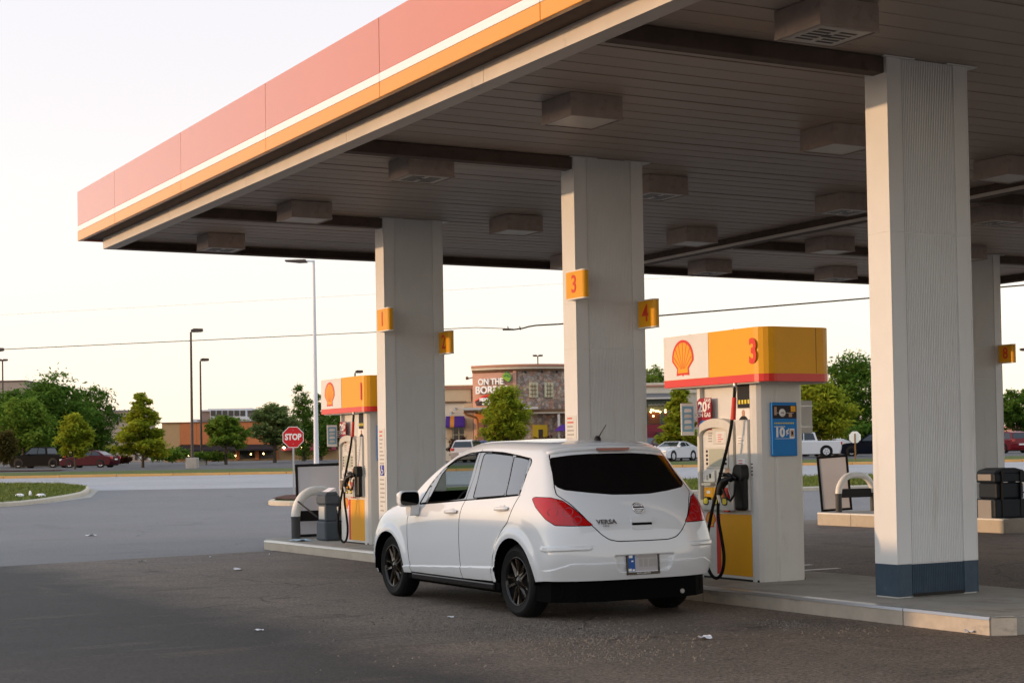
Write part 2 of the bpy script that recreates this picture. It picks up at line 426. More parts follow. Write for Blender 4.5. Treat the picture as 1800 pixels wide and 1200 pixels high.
# far kerb, painted orange-yellow, cast in lengths, with grass verge behind
fk = thing('far_kerb', 'long orange-yellow painted kerb along the far side of the road', 'kerb', (*sd_(0, 105), gh(105)), -YAW); 
for i in range(-30, 31):
    b = MB(); b.box(i * 3.6 + .01, i * 3.6 + 3.59, 0, .35, -.2, .17 + random.uniform(-.006, .006), .03); obj('kerb_stone', b, 'kerb_yellow', fk)
strip('verge', 105.34, 110, 'grass_soil', .16, -300, 300)
strip('verge_walk', 110, 111, 'concrete', .02, -300, 300)
strip('lot_verge', 116.5, 118.6, 'mulch', .05, -70, -32)

def kerb_island(name, pts, hgt, top, gname, rad=.16, kmat='concrete_kerb', label=None):
    """raised planting island: kerb ring with gutter and filled top; pts in (lateral, depth)"""
    P = [Vector((*sd_(s, d), 0)) for s, d in pts]; n = len(P); zs = [gh(d) for s, d in pts]
    c = sum(P, Vector()) / n
    inn = []
    for i in range(n):
        t = (P[(i + 1) % n] - P[i - 1]).normalized(); nr = Vector((-t.y, t.x, 0))
        if nr.dot(c - P[i]) < 0 and False: nr = -nr
        inn.append(P[i] + nr * rad)
    b = MB(); vs = []
    for i in range(n):
        p, q, z = P[i], inn[i], zs[i]
        e = (q - p)
        vs += [(p.x, p.y, z - .1), (p.x, p.y, z + hgt * .75), (p.x + e.x * .3, p.y + e.y * .3, z + hgt), (q.x, q.y, z + hgt), (q.x, q.y, z)]
    fs = []
    for i in range(n):
        j = (i + 1) % n
        for k in range(4): fs.append((i * 5 + k, j * 5 + k, j * 5 + k + 1, i * 5 + k + 1))
    b.add(vs, fs); k_ = struct(name, b, kmat)
    t = MB(); t.add([(q.x, q.y, z + hgt - .02) for q, z in zip(inn, zs)], [tuple(range(n))]); struct(gname, t, top)
    return inn
def pxd(px, d): return ((px - 900) / 2902.1 * d, d)
def arc_pts(pts, n=6): return rounded(pts, 4.0, n)
LI = arc_pts([pxd(-900, 50), pxd(-500, 50.5), pxd(0, 53), pxd(70, 56), pxd(150, 64), pxd(160, 74), pxd(110, 81.), pxd(0, 84), pxd(-500, 86), pxd(-900, 86)], 5)
kerb_island('grass_island_kerb', LI, .16, 'grass_soil', 'grass_island')
RI = arc_pts([pxd(452, 51.5), pxd(520, 49), pxd(900, 52), pxd(1440, 56.5), pxd(2600, 62), pxd(2600, 71.5), pxd(1440, 70.5), pxd(900, 66), pxd(540, 58)], 5)
kerb_island('verge_kerb', RI, .15, 'grass_soil', 'verge_lawn')
sheet('mulch_bed', [pxd(475, 53), pxd(500, 51.6), pxd(560, 51), pxd(600, 56), pxd(545, 57), pxd(500, 56)], 'mulch', .165)
# gutter pan by the grass island tip
sheet('gutter', [pxd(60, 54.6), pxd(158, 62), pxd(172, 72), pxd(140, 80), pxd(150, 72), pxd(150, 65)], 'concrete', .010)
def blades(name, poly, n, h0, h1, zo, tilt=.5):
    """grass as many thin blades inside a (lateral, depth) polygon"""
    q = np.array(poly); lo, hi = q.min(0), q.max(0); b = MB(); k = 0
    pts = rng.uniform(lo, hi, (n * 3, 2)); ins = poly_sd(pts, poly) < -.22
    for s, d in pts[ins][:n]:
        x, y = sd_(s, d); z = gh(d) + zo; h = random.uniform(h0, h1); a = random.uniform(0, 6.28); w_ = .012 + .02 * random.random()
        dx, dy = math.cos(a) * w_, math.sin(a) * w_; lx, ly = random.gauss(0, tilt) * h, random.gauss(0, tilt) * h
        b.v += [(x - dx, y - dy, z), (x + dx, y + dy, z), (x + lx, y + ly, z + h)]; b.f.append([k, k + 1, k + 2]); b.mi.append(0); b.sm.append(False); k += 3
    o = obj(name, b, 'blade', fix=False); tag(o, kind='stuff'); return o
# ------------------------------------------------------------------ fuel island and canopy
def fuel_island(name, P, top, zt, front_mats):
    b = MB(); n = len(P); b.prism([p for p in P], 'z', -.05, zt); o = struct(name, b, top)
    return o
ISL = [(9.2, 9.2), (9.37, 9.11), (11.15, 9.11), (11.32, 9.2), (11.32, 24.74), (11.0, 25.5), (9.5, 25.5), (9.2, 24.74)]
isl = fuel_island('fuel_island', ISL, 'concrete', .138, None)
ys = [9.2, 10.15, 12.9, 15.7, 18.5, 21.3, 24.74]
for i, (a, c) in enumerate(zip(ys, ys[1:])):
    m_ = 'island_metal' if i < 3 else 'concrete_kerb'
    b = MB(); b.box(9.188, 9.205, a + .006, c - .006, 0, .122); o = obj('kerb_plate', b, m_, isl)
    b = MB(); b.prism([(9.180, .124), (9.192, .146), (9.30, .146), (9.30, .1385), (9.21, .1385), (9.2, .124)], 'y', a + .004, c - .004); obj('kerb_edge', b, 'steel' if i < 3 else 'edge_white', isl)
b = MB(); b.add([(9.195, 9.193, 0), (9.366, 9.10, 0), (9.366, 9.10, .14), (9.195, 9.193, .14)], [(0, 1, 2, 3)]); b.add([(9.195, 9.193, .1445), (9.366, 9.10, .1445), (9.42, 9.2, .1445), (9.3, 9.28, .1445)], [(0, 1, 2, 3)]); obj('kerb_plate', b, 'island_metal', isl)
X2 = 20.25
ISL2 = [(X2, 19.9), (X2 + .25, 19.7), (22.1, 19.7), (22.35, 19.9), (22.35, 24.7), (22.1, 25.0), (X2 + .3, 25.0), (X2, 24.65)]
isl2 = fuel_island('fuel_island.001', ISL2, 'concrete', .235, None)
for a, c in ((19.9, 22.3), (22.3, 23.7), (23.7, 24.65)):
    b = MB(); b.box(X2 - .014, X2 + .004, a + .006, c - .006, 0, .215); obj('kerb_plate', b, 'concrete_kerb', isl2)
    b = MB(); b.prism([(X2 - .022, .217), (X2 - .010, .243), (X2 + .10, .243), (X2 + .10, .2355), (X2 + .01, .2355), (X2, .217)], 'y', a + .004, c - .004); obj('kerb_edge', b, 'edge_white', isl2)

canopy = thing('canopy', 'large flat fuel station canopy with red, white and yellow fascia and ribbed pale underside', 'canopy', (0, 0, 0))
FX0, FX1, FY0, FY1 = 6.51, 25.1, 3.0, 25.56
seams = [25.56, 23.46, 20.37, 17.31, 14.25, 11.19, 8.13, 5.07, 3.0]
for a, c in zip(seams, seams[1:]):
    for nm, z0, z1, m_, pr in (('fascia_panel', 5.078, 5.612, 'fascia_red', 0), ('fascia_stripe', 4.992, 5.076, 'fascia_white', .004), ('fascia_stripe', 4.846, 4.990, 'fascia_yellow', .002)):
        for X, sg in ((FX0, 1), (FX1, -1)):
            if sg < 0 and nm != 'fascia_panel': continue
            zz = (z0, z1) if sg > 0 else (4.846, 5.612)
            b = MB(); b.box(X - pr * sg, X + .06 * sg, c + .005, a - .005, *zz, .004); obj(nm, b, m_, canopy)
for k in range(6):
    a, c = FX0 + .065 + k * 3.09, FX0 + .065 + (k + 1) * 3.09 - .01
    for Y, sg in ((FY1, -1), (FY0, 1)):
        b = MB(); b.box(a, min(c, FX1 - .065), Y - .06 if sg < 0 else Y, Y if sg < 0 else Y + .06, 4.848, 5.612, .004); obj('fascia_panel', b, 'fascia_red', canopy)
# roof sheet and the recessed eave behind the fascia
b = MB(); b.box(FX0 + .06, FX1 - .06, FY0 + .06, FY1 - .06, 5.40, 5.44); obj('roof', b, 'steel', canopy)
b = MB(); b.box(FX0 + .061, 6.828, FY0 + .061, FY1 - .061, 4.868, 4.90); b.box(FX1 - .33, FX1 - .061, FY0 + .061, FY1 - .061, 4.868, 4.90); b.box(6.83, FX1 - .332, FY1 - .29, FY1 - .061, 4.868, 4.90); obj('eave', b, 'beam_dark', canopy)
# gutter flange in lengths
gs = [25.285, 21.9, 18.85, 15.8, 12.75, 9.7, 6.65, 3.3]
for a, c in zip(gs, gs[1:]):
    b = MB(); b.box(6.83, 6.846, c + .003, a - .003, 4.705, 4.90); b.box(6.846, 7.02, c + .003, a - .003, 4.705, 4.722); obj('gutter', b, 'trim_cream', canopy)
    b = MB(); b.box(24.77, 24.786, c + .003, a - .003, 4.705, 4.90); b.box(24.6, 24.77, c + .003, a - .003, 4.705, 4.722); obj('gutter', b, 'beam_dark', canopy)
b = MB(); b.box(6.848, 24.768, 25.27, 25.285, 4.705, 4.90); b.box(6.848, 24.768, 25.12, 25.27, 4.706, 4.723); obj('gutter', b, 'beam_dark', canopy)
# deck planks, one pan each, both sides of the middle gutter
pw = .305
prof = [(0, .007), (.003, .001), (.010, 0), (.10, .001), (.20, .003), (.300, .006), (.3052, .0075)]
pl = {}
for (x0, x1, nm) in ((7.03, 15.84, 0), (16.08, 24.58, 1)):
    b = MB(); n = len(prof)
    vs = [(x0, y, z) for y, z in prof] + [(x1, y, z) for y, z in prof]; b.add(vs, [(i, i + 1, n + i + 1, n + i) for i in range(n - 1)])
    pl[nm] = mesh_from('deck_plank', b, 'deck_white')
k = 0; y = 3.4
while y < 25.1:
    for nm in (0, 1):
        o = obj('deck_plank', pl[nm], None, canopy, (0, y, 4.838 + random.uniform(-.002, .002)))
    y += pw
b = MB(); b.box(7.02, 24.6, 3.3, 25.2, 4.93, 4.95); obj('deck_backing', b, 'beam_dark', canopy)
# middle gutter and cross beams
b = MB(); b.box(15.85, 16.07, 3.3, 25.12, 4.70, 4.90, .008); obj('beam', b, 'beam_dark', canopy)
b = MB(); b.box(15.835, 15.849, 3.3, 25.12, 4.696, 4.74); obj('beam_flange', b, 'trim_cream', canopy)
for yb in (10.98, 16.24, 21.49):
    for (xa, xb) in ((7.02, 9.80), (16.08, 20.86), (21.80, 24.6)):
        b = MB(); b.box(xa, xb, yb - .075, yb + .075, 4.695, 4.836, .006); obj('beam', b, 'beam_dark', canopy)

def column(x0, y0, name_label, zb, blue, seam):
    t = thing('canopy_column', name_label, 'column', (x0, y0, zb), 0, 'canopy columns')
    W, D, H = .945, .285, 4.838 - zb
    c = MB(); c.box(.012, W - .012, .02, D - .004, 0, H - .002); obj('core', c, 'column_white', t)
    def span(z0, z1, m_, tagn):
        # side plates (narrow faces), corner trims and ribbed middle panel
        for xx in ((-.0, .014), (W - .014, W)):
            b = MB(); b.box(xx[0], xx[1], .0, D, z0, z1, .003); obj('side_plate', b, m_, t)
        for xa, xb in ((.015, .165), (W - .165, W - .015)):
            b = MB(); b.box(xa, xb, .002, .022, z0, z1, .003); obj('corner_trim', b, m_, t)
        b = MB(); xa, xb = .170, W - .170; n = 30; pts = []
        for i in range(n):
            x = xa + (xb - xa) * i / n; s = (xb - xa) / n
            pts += [(x, .0165), (x + s * .55, .0165), (x + s * .65, .010), (x + s * .9, .010)]
        pts += [(xb, .0165), (xb, .028), (xa, .028)]
        b.prism(pts, 'z', z0 + .004, z1 - .004); obj('ribbed_panel', b, m_, t)
    lv = [0, blue] + [s - zb for s in seam] + [H]
    for i, (a, c2) in enumerate(zip(lv, lv[1:])):
        span(a + (.0 if i else .012), c2, 'column_blue' if i == 0 and blue > .05 else 'column_white', i)
    b = MB(); b.box(-.05, .30, -.03, .001, H - .012, H - .002); b.box(W - .26, W + .10, -.03, .001, H - .012, H - .002); b.box(W + .001, W + .10, .001, D, H - .012, H - .002); obj('head_plate', b, 'column_white', t)
    b = MB(); b.box(.18, W - .18, -.004, .002, .006, .035); obj('base_gap', b, 'black', t)
    return t
C5 = column(9.79, 10.87, 'nearest white ribbed column with a dark blue band at its foot', .139, .29, [3.31])
C3 = column(9.79, 16.13, 'white ribbed column behind the white hatchback, carrying signs 3 and 4', .139, .29, [2.63, 3.16])
C1 = column(9.79, 21.38, 'white ribbed column beside pump 1, carrying signs 1 and 2', .139, .29, [2.63, 3.16])
C7 = column(20.855, 21.38, 'shaded white column on the far fuel island behind the dark waste bin', .236, .26, [2.63, 3.16])
# printed notices on the narrow faces
def lines_print(name, parent, F, w_, h_, rows, m_bg, m_ln, seedv=1, red=True):
    rr = random.Random(seedv)
    b = MB(); b.box(-w_ / 2, w_ / 2, -h_ / 2, h_ / 2, 0, .002); b.xf(F); o = obj(name, b, m_bg, parent)
    b = MB(); b2 = MB()
    for i in range(rows):
        y = h_ / 2 - h_ * (i + .7) / rows; x0 = -w_ * .40; L = w_ * rr.uniform(.4, .82)
        (b2 if red and (i < 2 or i == rows - 1) else b).box(x0, x0 + L, y - h_ / rows * .16, y + h_ / rows * .16, .002, .0028)
    if b.v: b.xf(F); q = obj('print', b, m_ln, o); tag(q, kind='stuff')
    if b2.v: b2.xf(F); q = obj('print', b2, 'print_red', o); tag(q, kind='stuff')
    return o
def Fx(x, y, z): return frame((x, y, z), (0, -1, 0), (0, 0, 1))       # print on a face looking towards -X
def Fy(x, y, z): return frame((x, y, z), (1, 0, 0), (0, 0, 1))        # print on a face looking towards -Y
lines_print('notice', C3, Matrix.Translation(-C3.location) @ Fx(9.788, 16.27, 1.66), .22, .42, 9, 'cabinet_white', 'print_grey', 3)
lines_print('notice', C1, Matrix.Translation(-C1.location) @ Fx(9.788, 21.52, 1.52), .20, .62, 11, 'cabinet_white', 'print_grey', 4)
n_ = lines_print('notice', C1, Matrix.Translation(-C1.location) @ Fx(9.788, 21.52, .90), .20, .50, 8, 'cabinet_white', 'print_grey', 5, False)
mat('sticker_blue', (.02, .03, .32), .4)
F = Matrix.Translation(-C1.location) @ Fx(9.7855, 21.52, 1.24)
b = MB(); b.box(-.065, .065, -.075, .075, 0, .002); b.xf(F); st = obj('access_sticker', b, 'sticker_blue', C1)
b = MB(); b.tube([(-.005, .05, .003), (-.005, .0, .003), (.03, .0, .003), (.045, -.045, .003)], .008, 6); b.lathe([(.012, 0), (.001, .002)], (-.008, .058, .0025), 'z', 10)
b.tube([(.02 * math.cos(a) * 1.7 - .005, .02 * math.sin(a) * 1.7 - .025, .003) for a in np.linspace(2.2, 6.0, 12)], .006, 6); b.xf(F); obj('wheelchair_symbol', b, 'print_white', st)

# flag-shaped number boxes on the columns
def number_sign(d, x, y, z, L, label, lit=True):
    t = thing('number_sign', label, 'pump number sign', (x, y, z), 0, 'pump number signs on the columns')
    T, Hh = .088, .33
    b = MB(); r_ = .040
    pts = [(0, L), (T, L), (T, r_)] + [(T / 2 + T / 2 * math.cos(a), r_ - r_ * math.sin(a)) for a in np.linspace(.3, math.pi - .3, 7)] + [(0, r_)]
    b.prism(pts, 'z', .012, Hh - .012, smooth=False); obj('box', b, 'sign_yellow', t)
    for z0 in (0, Hh - .014):
        b = MB(); b.prism([(p[0] * 1.04 - .002, p[1] - .002) for p in pts], 'z', z0, z0 + .014); obj('trim', b, 'edge_white', t)
    me = text_mesh(d, .28, .003, bold=.004, xs=.92); me.transform(frame((-.002, L * .52 + .01, Hh / 2), (0, -1, 0), (0, 0, 1))); me.materials.append(M['logo_red']); obj('digit', me, None, t)
    b = MB(); b.box(T, T + .03, L * .55, L * .95, .1, .22); obj('bracket', b, 'steel', t)
    return t
number_sign('1', 9.695, 21.04, 3.20, .38, 'yellow number sign reading 1 on the sunlit edge of a column')
number_sign('3', 9.695, 15.80, 3.18, .38, 'yellow number sign reading 3 above the white hatchback')
number_sign('2', 10.615, 20.98, 2.89, .33, 'shaded yellow number sign reading 2, on the far edge of its column')
number_sign('4', 10.615, 15.76, 2.87, .33, 'yellow number sign reading 4, on the right edge of its column')
number_sign('7', 20.70, 21.10, 3.20, .38, 'orange number sign seen edge-on beside the nearest column')
number_sign('8', 21.70, 21.02, 2.90, .34, 'shaded orange number sign reading 8 on the far right column')

# square light boxes under the deck
lb = MB(); lb.box(-.29, .29, -.275, .275, .02, .225, .006)
lb_m = mesh_from('housing', lb, 'light_box')
fr = MB(); 
for q in ((-.292, .292, -.277, -.255), (-.292, .292, .255, .277), (-.292, -.27, -.255, .255), (.27, .292, -.255, .255)): fr.box(*q, .0, .022)
fr_m = mesh_from('frame', fr, 'light_box')
ln_m = mesh_from('lens', MB().box(-.268, .268, -.253, .253, .008, .018), 'light_lens')
gr = MB()
for i in range(5):
    for (xa, xb) in ((-.19, -.03), (.03, .19)): gr.box(xa, xb, -.16 + i * .07 + (.0 if xa < 0 else .02), -.125 + i * .07 + (.0 if xa < 0 else .02), .003, .008)
gr.box(-.03, .03, -.03, .03, .002, .008)
gr_m = mesh_from('louvre', gr, 'black')
led = MB().box(-.235, .235, -.22, .22, .005, .0085); led_m = mesh_from('led_plate', led, 'light_lens')
rows = {8.3: 'in the row nearest the red fascia', 11.55: 'in the second row from the red fascia', 14.7: 'in the row before the middle gutter', 17.45: 'in the row just past the middle gutter', 20.35: 'in the last row, far right'}
ordn = {9.88: 'nearest the camera', 13.5: 'second from the camera', 17.05: 'third from the camera', 20.65: 'fourth from the camera', 24.05: 'at the far end'}
LED = {(8.3, 9.88), (8.3, 17.05), (8.3, 24.05), (11.55, 17.05), (14.7, 17.05), (17.45, 17.05), (17.45, 24.05), (20.35, 24.05)}
for (x, y) in [(8.3, 9.88), (8.3, 13.5), (8.3, 17.05), (8.3, 20.65), (8.3, 24.05), (11.55, 13.6), (11.55, 17.05), (11.55, 20.65), (14.7, 14.25), (14.7, 17.2), (14.7, 20.75), (14.7, 24.3), (17.45, 17.2), (17.45, 20.8), (17.45, 24.1), (20.35, 20.8), (20.35, 24.1)]:
    yn = min(ordn, key=lambda q: abs(q - y)); kk = (x, yn)
    t = thing('canopy_light', '%s light box %s, %s' % ('louvred' if kk in LED else 'plain', rows[x], ordn[yn]), 'ceiling light', (x, y, 4.612), 0, 'square light boxes under the canopy')
    obj('housing', lb_m, None, t); obj('frame', fr_m, None, t); l_ = obj('lens', ln_m, None, t)
    if kk in LED: obj('louvre', gr_m, None, l_); obj('led_plate', led_m, None, l_)
# ------------------------------------------------------------------ fuel pumps
def pecten(F, parent, h):
    """scallop emblem: red outline shell with yellow fan and rays, flat print of height h"""
    out = [(-.30, -.48), (-.27, -.30), (-.42, -.16)]
    out += [(-.50 * math.cos(a) , -.02 + .50 * math.sin(a) ) for a in np.linspace(-.15, math.pi + .15, 25)]
    out += [(.42, -.16), (.27, -.30), (.30, -.48), (.05, -.46), (0, -.50), (-.05, -.46)]
    sc_ = lambda p, k, dy=0: (p[0] * k * h, (p[1] * k + dy) * h)
    b = MB(); b.prism([sc_(p, 1) for p in out], 'z', 0, .0015); b.xf(F); o = obj('shell_emblem', b, 'logo_red', parent)
    inn = [(-.235, -.405), (-.215, -.275), (-.37, -.13)] + [(-.425 * math.cos(a), -.02 + .425 * math.sin(a)) for a in np.linspace(-.15, math.pi + .15, 25)] + [(.37, -.13), (.215, -.275), (.235, -.405)]
    b = MB(); b.prism([sc_(p, 1) for p in inn], 'z', .0015, .0025); b.xf(F); obj('shell_fan', b, 'sign_yellow', o)
    b = MB()
    for a in (-.78, -.52, -.26, 0, .26, .52, .78):
        s, c = math.sin(a), math.cos(a); x0, y0 = s * .10, -.34 + c * .05; x1, y1 = s * .74, -.34 + c * (.74 if abs(a) < .6 else .66)
        if abs(x1) > .40: k = .40 / abs(x1); x1, y1 = x1 * k, -.34 + (y1 + .34) * k
        w0, w1 = .007, .013
        b.prism([sc_(p, 1) for p in ((x0 - w0 * c, y0 + w0 * s), (x0 + w0 * c, y0 - w0 * s), (x1 + w1 * c, y1 - w1 * s), (x1 - w1 * c, y1 + w1 * s))], 'z', .0025, .0032)
    b.xf(F); q = obj('shell_rays', b, 'logo_red', o); tag(q, kind='stuff')
    return o

def fuel_pump(cx, cy, zb, digit, label):
    t = thing('fuel_pump', label, 'fuel pump', (cx, cy, zb), 0, 'fuel pumps on the near island')
    X0, X1, Y0, Y1 = -.30, .30, -.535, .535
    # cabinet: front wall, rounded end pillars with a shallow flute
    def pillar(sg):
        p = []
        ya, ye = sg * .43, sg * .535
        pts = [(X0, sg * .42), (X0, sg * .455), (X0 + .02, sg * .50), (X0 + .06, sg * .527), (X0 + .12, sg * .535), (X0 + .20, sg * .535), (X0 + .215, sg * .528), (X0 + .235, sg * .528), (X0 + .25, sg * .540), (X1 - .12, sg * .540), (X1 - .06, sg * .527), (X1 - .02, sg * .50), (X1, sg * .455), (X1, sg * .42)]
        b = MB(); b.prism(pts, 'z', 0, 1.97); return b
    obj('end_pillar', pillar(-1), 'cabinet_white', t); obj('end_pillar', pillar(1), 'cabinet_white', t)
    b = MB(); b.box(X0 + .05, X1 - .05, -.42, .42, .86, 1.97); obj('upper_cabinet', b, 'cabinet_white', t)
    b = MB(); b.box(X0 + .004, X1 - .004, -.419, .419, .02, .755); lc = obj('lower_cabinet', b, 'cabinet_white', t)
    b = MB(); b.box(X0 + .06, X1 - .06, -.418, .418, .755, .86); obj('gap', b, 'black', t)
    b = MB(); b.box(X0 + .01, X1 - .01, -.50, .50, -.002, .02); obj('base', b, 'black', t)
    # lower panel: white with small emblem, red strip, yellow field
    b = MB(); b.box(X0 + .001, X0 + .004, .10, .175, .05, .66); obj('red_strip', b, 'print_red', lc)
    b = MB(); b.box(X0 - .0005, X0 + .004, -.415, .10, .05, .66); obj('yellow_panel', b, 'sign_yellow', lc)
    pecten(Fx(X0 + .002, .27, .60), lc, .17)
    # header
    hx0, hx1, hy, r_ = -.45, .44, .835, .17
    def plan(k):
        a = [(hx0 - k, hy), (hx0 - k, -hy + r_)] + [(hx0 - k + r_ - r_ * math.cos(q), -hy - k + r_ - r_ * math.sin(q)) for q in np.linspace(.2, math.pi / 2 - .2, 5)] + [(hx0 + r_, -hy - k), (hx1 - r_, -hy - k)]
        a += [(hx1 + k - r_ + r_ * math.sin(q), -hy - k + r_ - r_ * math.cos(q)) for q in np.linspace(.2, math.pi / 2 - .2, 5)] + [(hx1 + k, -hy + r_), (hx1 + k, hy)]
        return a
    def header(name, k, z0, z1, m_):
        b = MB(); b.prism(plan(k), 'z', z0, z1); return obj(name, b, m_, t)
    z0, z1 = 1.962, 2.492
    hd = header('header', 0, z0 + .075, z1, 'sign_yellow'); header('header_band', .004, z0, z0 + .074, 'band_red')
    b = MB(); b.box(hx0 + .03, hx1 - .03, -hy + .1, hy - .03, z0 - .012, z0 - .001); obj('header_soffit', b, 'cabinet_grey', t)
    b = MB(); b.prism([(hx0 - .004, .045), (hx0 - .004, hy + .004), (hx1 + .004, hy + .004), (hx1 + .004, .045), (hx1, .045), (hx1, hy), (hx0, hy), (hx0, .045)], 'z', z0 + .078, z1 - .002); obj('header_panel', b, 'white_paint', hd)
    b = MB(); b.box(hx1 - .235, hx1 - .231, -hy - .003, -hy + .002, z0 + .078, z1 - .004); obj('header_seam', b, 'wood_post', hd)
    for y in (.5, -.25): b = MB(); b.lathe([(.016, 0), (.012, .014), (.001, .016)], (0 + hx0 + .1, y, z1), 'z', 8); obj('lifting_lug', b, 'steel', hd)
    pecten(Fx(hx0 - .0055, .49, z0 + .30), hd, .385)
    me = text_mesh(digit, .33, .002, bold=.012, xs=.80); me.transform(Fx(hx0 - .002, -.685, z0 + .285)); me.materials.append(M['logo_red']); obj('digit', me, None, hd)
    # dispenser door with arched hood
    bx = X0 - .035
    def arch(w_, zb_, zs, rise, n=12): return [(w_, zb_), (w_, zs)] + [(w_ * math.cos(a), zs + rise * math.sin(a)) for a in np.linspace(.12, math.pi - .12, n)] + [(-w_, zs), (-w_, zb_)]
    yc = .105
    o_ = [(yc + p[0], p[1]) for p in arch(.305, .70, 1.50, .125)]; i_ = [(yc + p[0], p[1]) for p in arch(.255, .80, 1.46, .075)]
    b = MB(); b.prism(o_, 'x', X0 - .015, X0 + .05); dz = obj('dispenser_door', b, 'bezel', t)
    b = MB(); n = len(o_)
    vs = [(X0 - .05, *p) for p in o_] + [(X0 - .06, *p) for p in i_] + [(X0 - .0165, *p) for p in o_] + [(X0 - .0165, *p) for p in i_]
    fs = []
    for i in range(n):
        j = (i + 1) % n
        fs += [(i, j, n + j, n + i), (i, 2 * n + i, 2 * n + j, j), (n + i, n + j, 3 * n + j, 3 * n + i)]
    b.add(vs, fs); obj('hood', b, 'bezel', dz)
    def panel(name, ya, yb, za, zb2, m_, th=.012, par=None, x=X0 - .0155):
        q = MB(); q.box(x - th, x, ya, yb, za, zb2, min(.004, th * .4)); return obj(name, q, m_, par or dz)
    b = MB(); b.box(X0 - .019, X0 - .0155, yc - .25, yc + .25, .98, 1.46); obj('face_plate', b, 'cabinet_white', dz)
    xf_ = X0 - .0195
    panel('receipt_panel', yc - .22, yc + .06, 1.365, 1.50, 'bezel', .01, x=xf_); panel('notice', yc - .17, yc - .0, 1.375, 1.49, 'cabinet_white', .003, x=xf_ - .0105)
    q = lines_print('notice', dz, Fx(xf_ - .014, yc - .085, 1.43), .13, .09, 4, 'cabinet_white', 'print_red', 7)
    sp = MB(); 
    for i in range(4): sp.box(xf_ - .004, xf_, yc + .09, yc + .15, 1.39 + i * .028, 1.402 + i * .028)
    q = obj('speaker_slots', sp, 'print_grey', dz); tag(q, kind='stuff')
    panel('screen_surround', yc - .19, yc + .19, 1.12, 1.335, 'bezel', .014, x=xf_); panel('screen', yc - .125, yc + .125, 1.14, 1.318, 'screen', .003, x=xf_ - .0145)
    for k in range(4):
        for yy in (yc - .16, yc + .16): panel('button', yy - .014, yy + .014, 1.155 + k * .042, 1.180 + k * .042, 'print_dark', .005, x=xf_ - .0145)
    panel('card_reader', yc + .03, yc + .23, .98, 1.10, 'cabinet_white', .02, x=xf_); panel('card_slot', yc + .09, yc + .12, 1.02, 1.065, 'print_dark', .003, x=xf_ - .0205); panel('card_label', yc + .14, yc + .17, 1.00, 1.05, 'print_grey', .003, x=xf_ - .0205); panel('card_tray', yc + .06, yc + .22, .945, .972, 'bezel', .05, x=xf_)
    panel('keypad', yc - .16, yc - .02, .96, 1.09, 'steel', .012, x=xf_)
    for k in range(4): panel('key_row', yc - .145, yc - .035, .972 + k * .029, .990 + k * .029, 'print_dark', .004, x=xf_ - .0125)
    panel('payment_pad', yc - .235, yc - .15, 1.05, 1.12, 'skin_print', .02, x=xf_)
    # grade buttons on yellow panels
    for k, (ya, yb, m_) in enumerate(((yc + .085, yc + .235, 'sign_yellow'), (yc - .075, yc + .08, 'sign_yellow'), (yc - .235, yc - .08, 'print_red'))):
        g = panel('grade_panel', ya, yb, .735, .925, m_, .006, x=X0 - .0175)
        panel('grade_label', (ya + yb) / 2 - .03, (ya + yb) / 2 + .03, .862, .892, 'print_white', .002, g, X0 - .0237)
        q = MB(); q.tube([(X0 - .0237, (ya + yb) / 2 + .02, .765), (X0 - .0237, (ya + yb) / 2 + .02, .815)], .04, 12); 
        q = MB(); q.prism(rounded([((ya + yb) / 2 - .048, .735 + .012), ((ya + yb) / 2 + .048, .735 + .012), ((ya + yb) / 2 + .048, .83), ((ya + yb) / 2 - .048, .83)], .045), 'x', X0 - .06, X0 - .0237); q2 = obj('grade_button', q, 'print_dark', g)
        q = MB(); q.prism(rounded([((ya + yb) / 2 - .036, .75 + .008), ((ya + yb) / 2 + .036, .75 + .008), ((ya + yb) / 2 + .036, .818), ((ya + yb) / 2 - .036, .818)], .034), 'x', X0 - .063, X0 - .0601); obj('button_cap', q, 'dial_yellow', q2)
    # right-hand strip of the face: service labels, vents
    b = MB(); b.box(X0 - .03, X0 + .05, -.41, -.215, .70, 1.60, .012); sv = obj('side_door', b, 'cabinet_white', t)
    lines_print('notice', sv, Fx(X0 - .0315, -.31, 1.40), .12, .08, 3, 'print_white', 'print_grey', 8, False); lines_print('notice', sv, Fx(X0 - .0315, -.31, 1.16), .12, .11, 4, 'print_white', 'print_grey', 9)
    for k in range(4): b = MB(); b.box(X0 - .002, X0 + .001, -.452, -.425, 1.05 + k * .035, 1.062 + k * .035); obj('vent_slot', b, 'black', t)
    # price display and poster under the header
    b = MB(); b.box(X0 + .03, X0 + .049, -.405, -.18, 1.72, 1.955); pd = obj('price_display', b, 'print_dark', t)
    b = MB()
    for k in range(4): b.box(X0 + .028, X0 + .030, -.38 + k * .05, -.35 + k * .05, 1.76, 1.80)
    q = obj('price_digits', b, 'dial_yellow', pd); tag(q, kind='stuff')
    b = MB(); b.box(X0 + .028, X0 + .049, -.405, -.15, 1.61, 1.712, .004); 
    b.box(X0 + .028, X0 + .049, -.405, -.15, 1.44, 1.61); po = obj('poster', b, 'print_white', t)
    b = MB(); b.prism(rounded([(-.37, 1.46), (-.19, 1.46), (-.20, 1.60), (-.25, 1.64), (-.31, 1.64), (-.36, 1.60)], .02), 'x', X0 + .0255, X0 + .0278); obj('poster_jacket', b, 'print_dark', po)
    b = MB(); b.prism(rounded([(-.305, 1.635), (-.255, 1.635), (-.255, 1.70), (-.305, 1.70)], .025), 'x', X0 + .0255, X0 + .0278); obj('poster_face', b, 'skin_print', po)
    b = MB(); b.box(X0 + .0235, X0 + .0252, -.20, -.165, 1.46, 1.58); obj('poster_patch', b, 'skin_print', po)
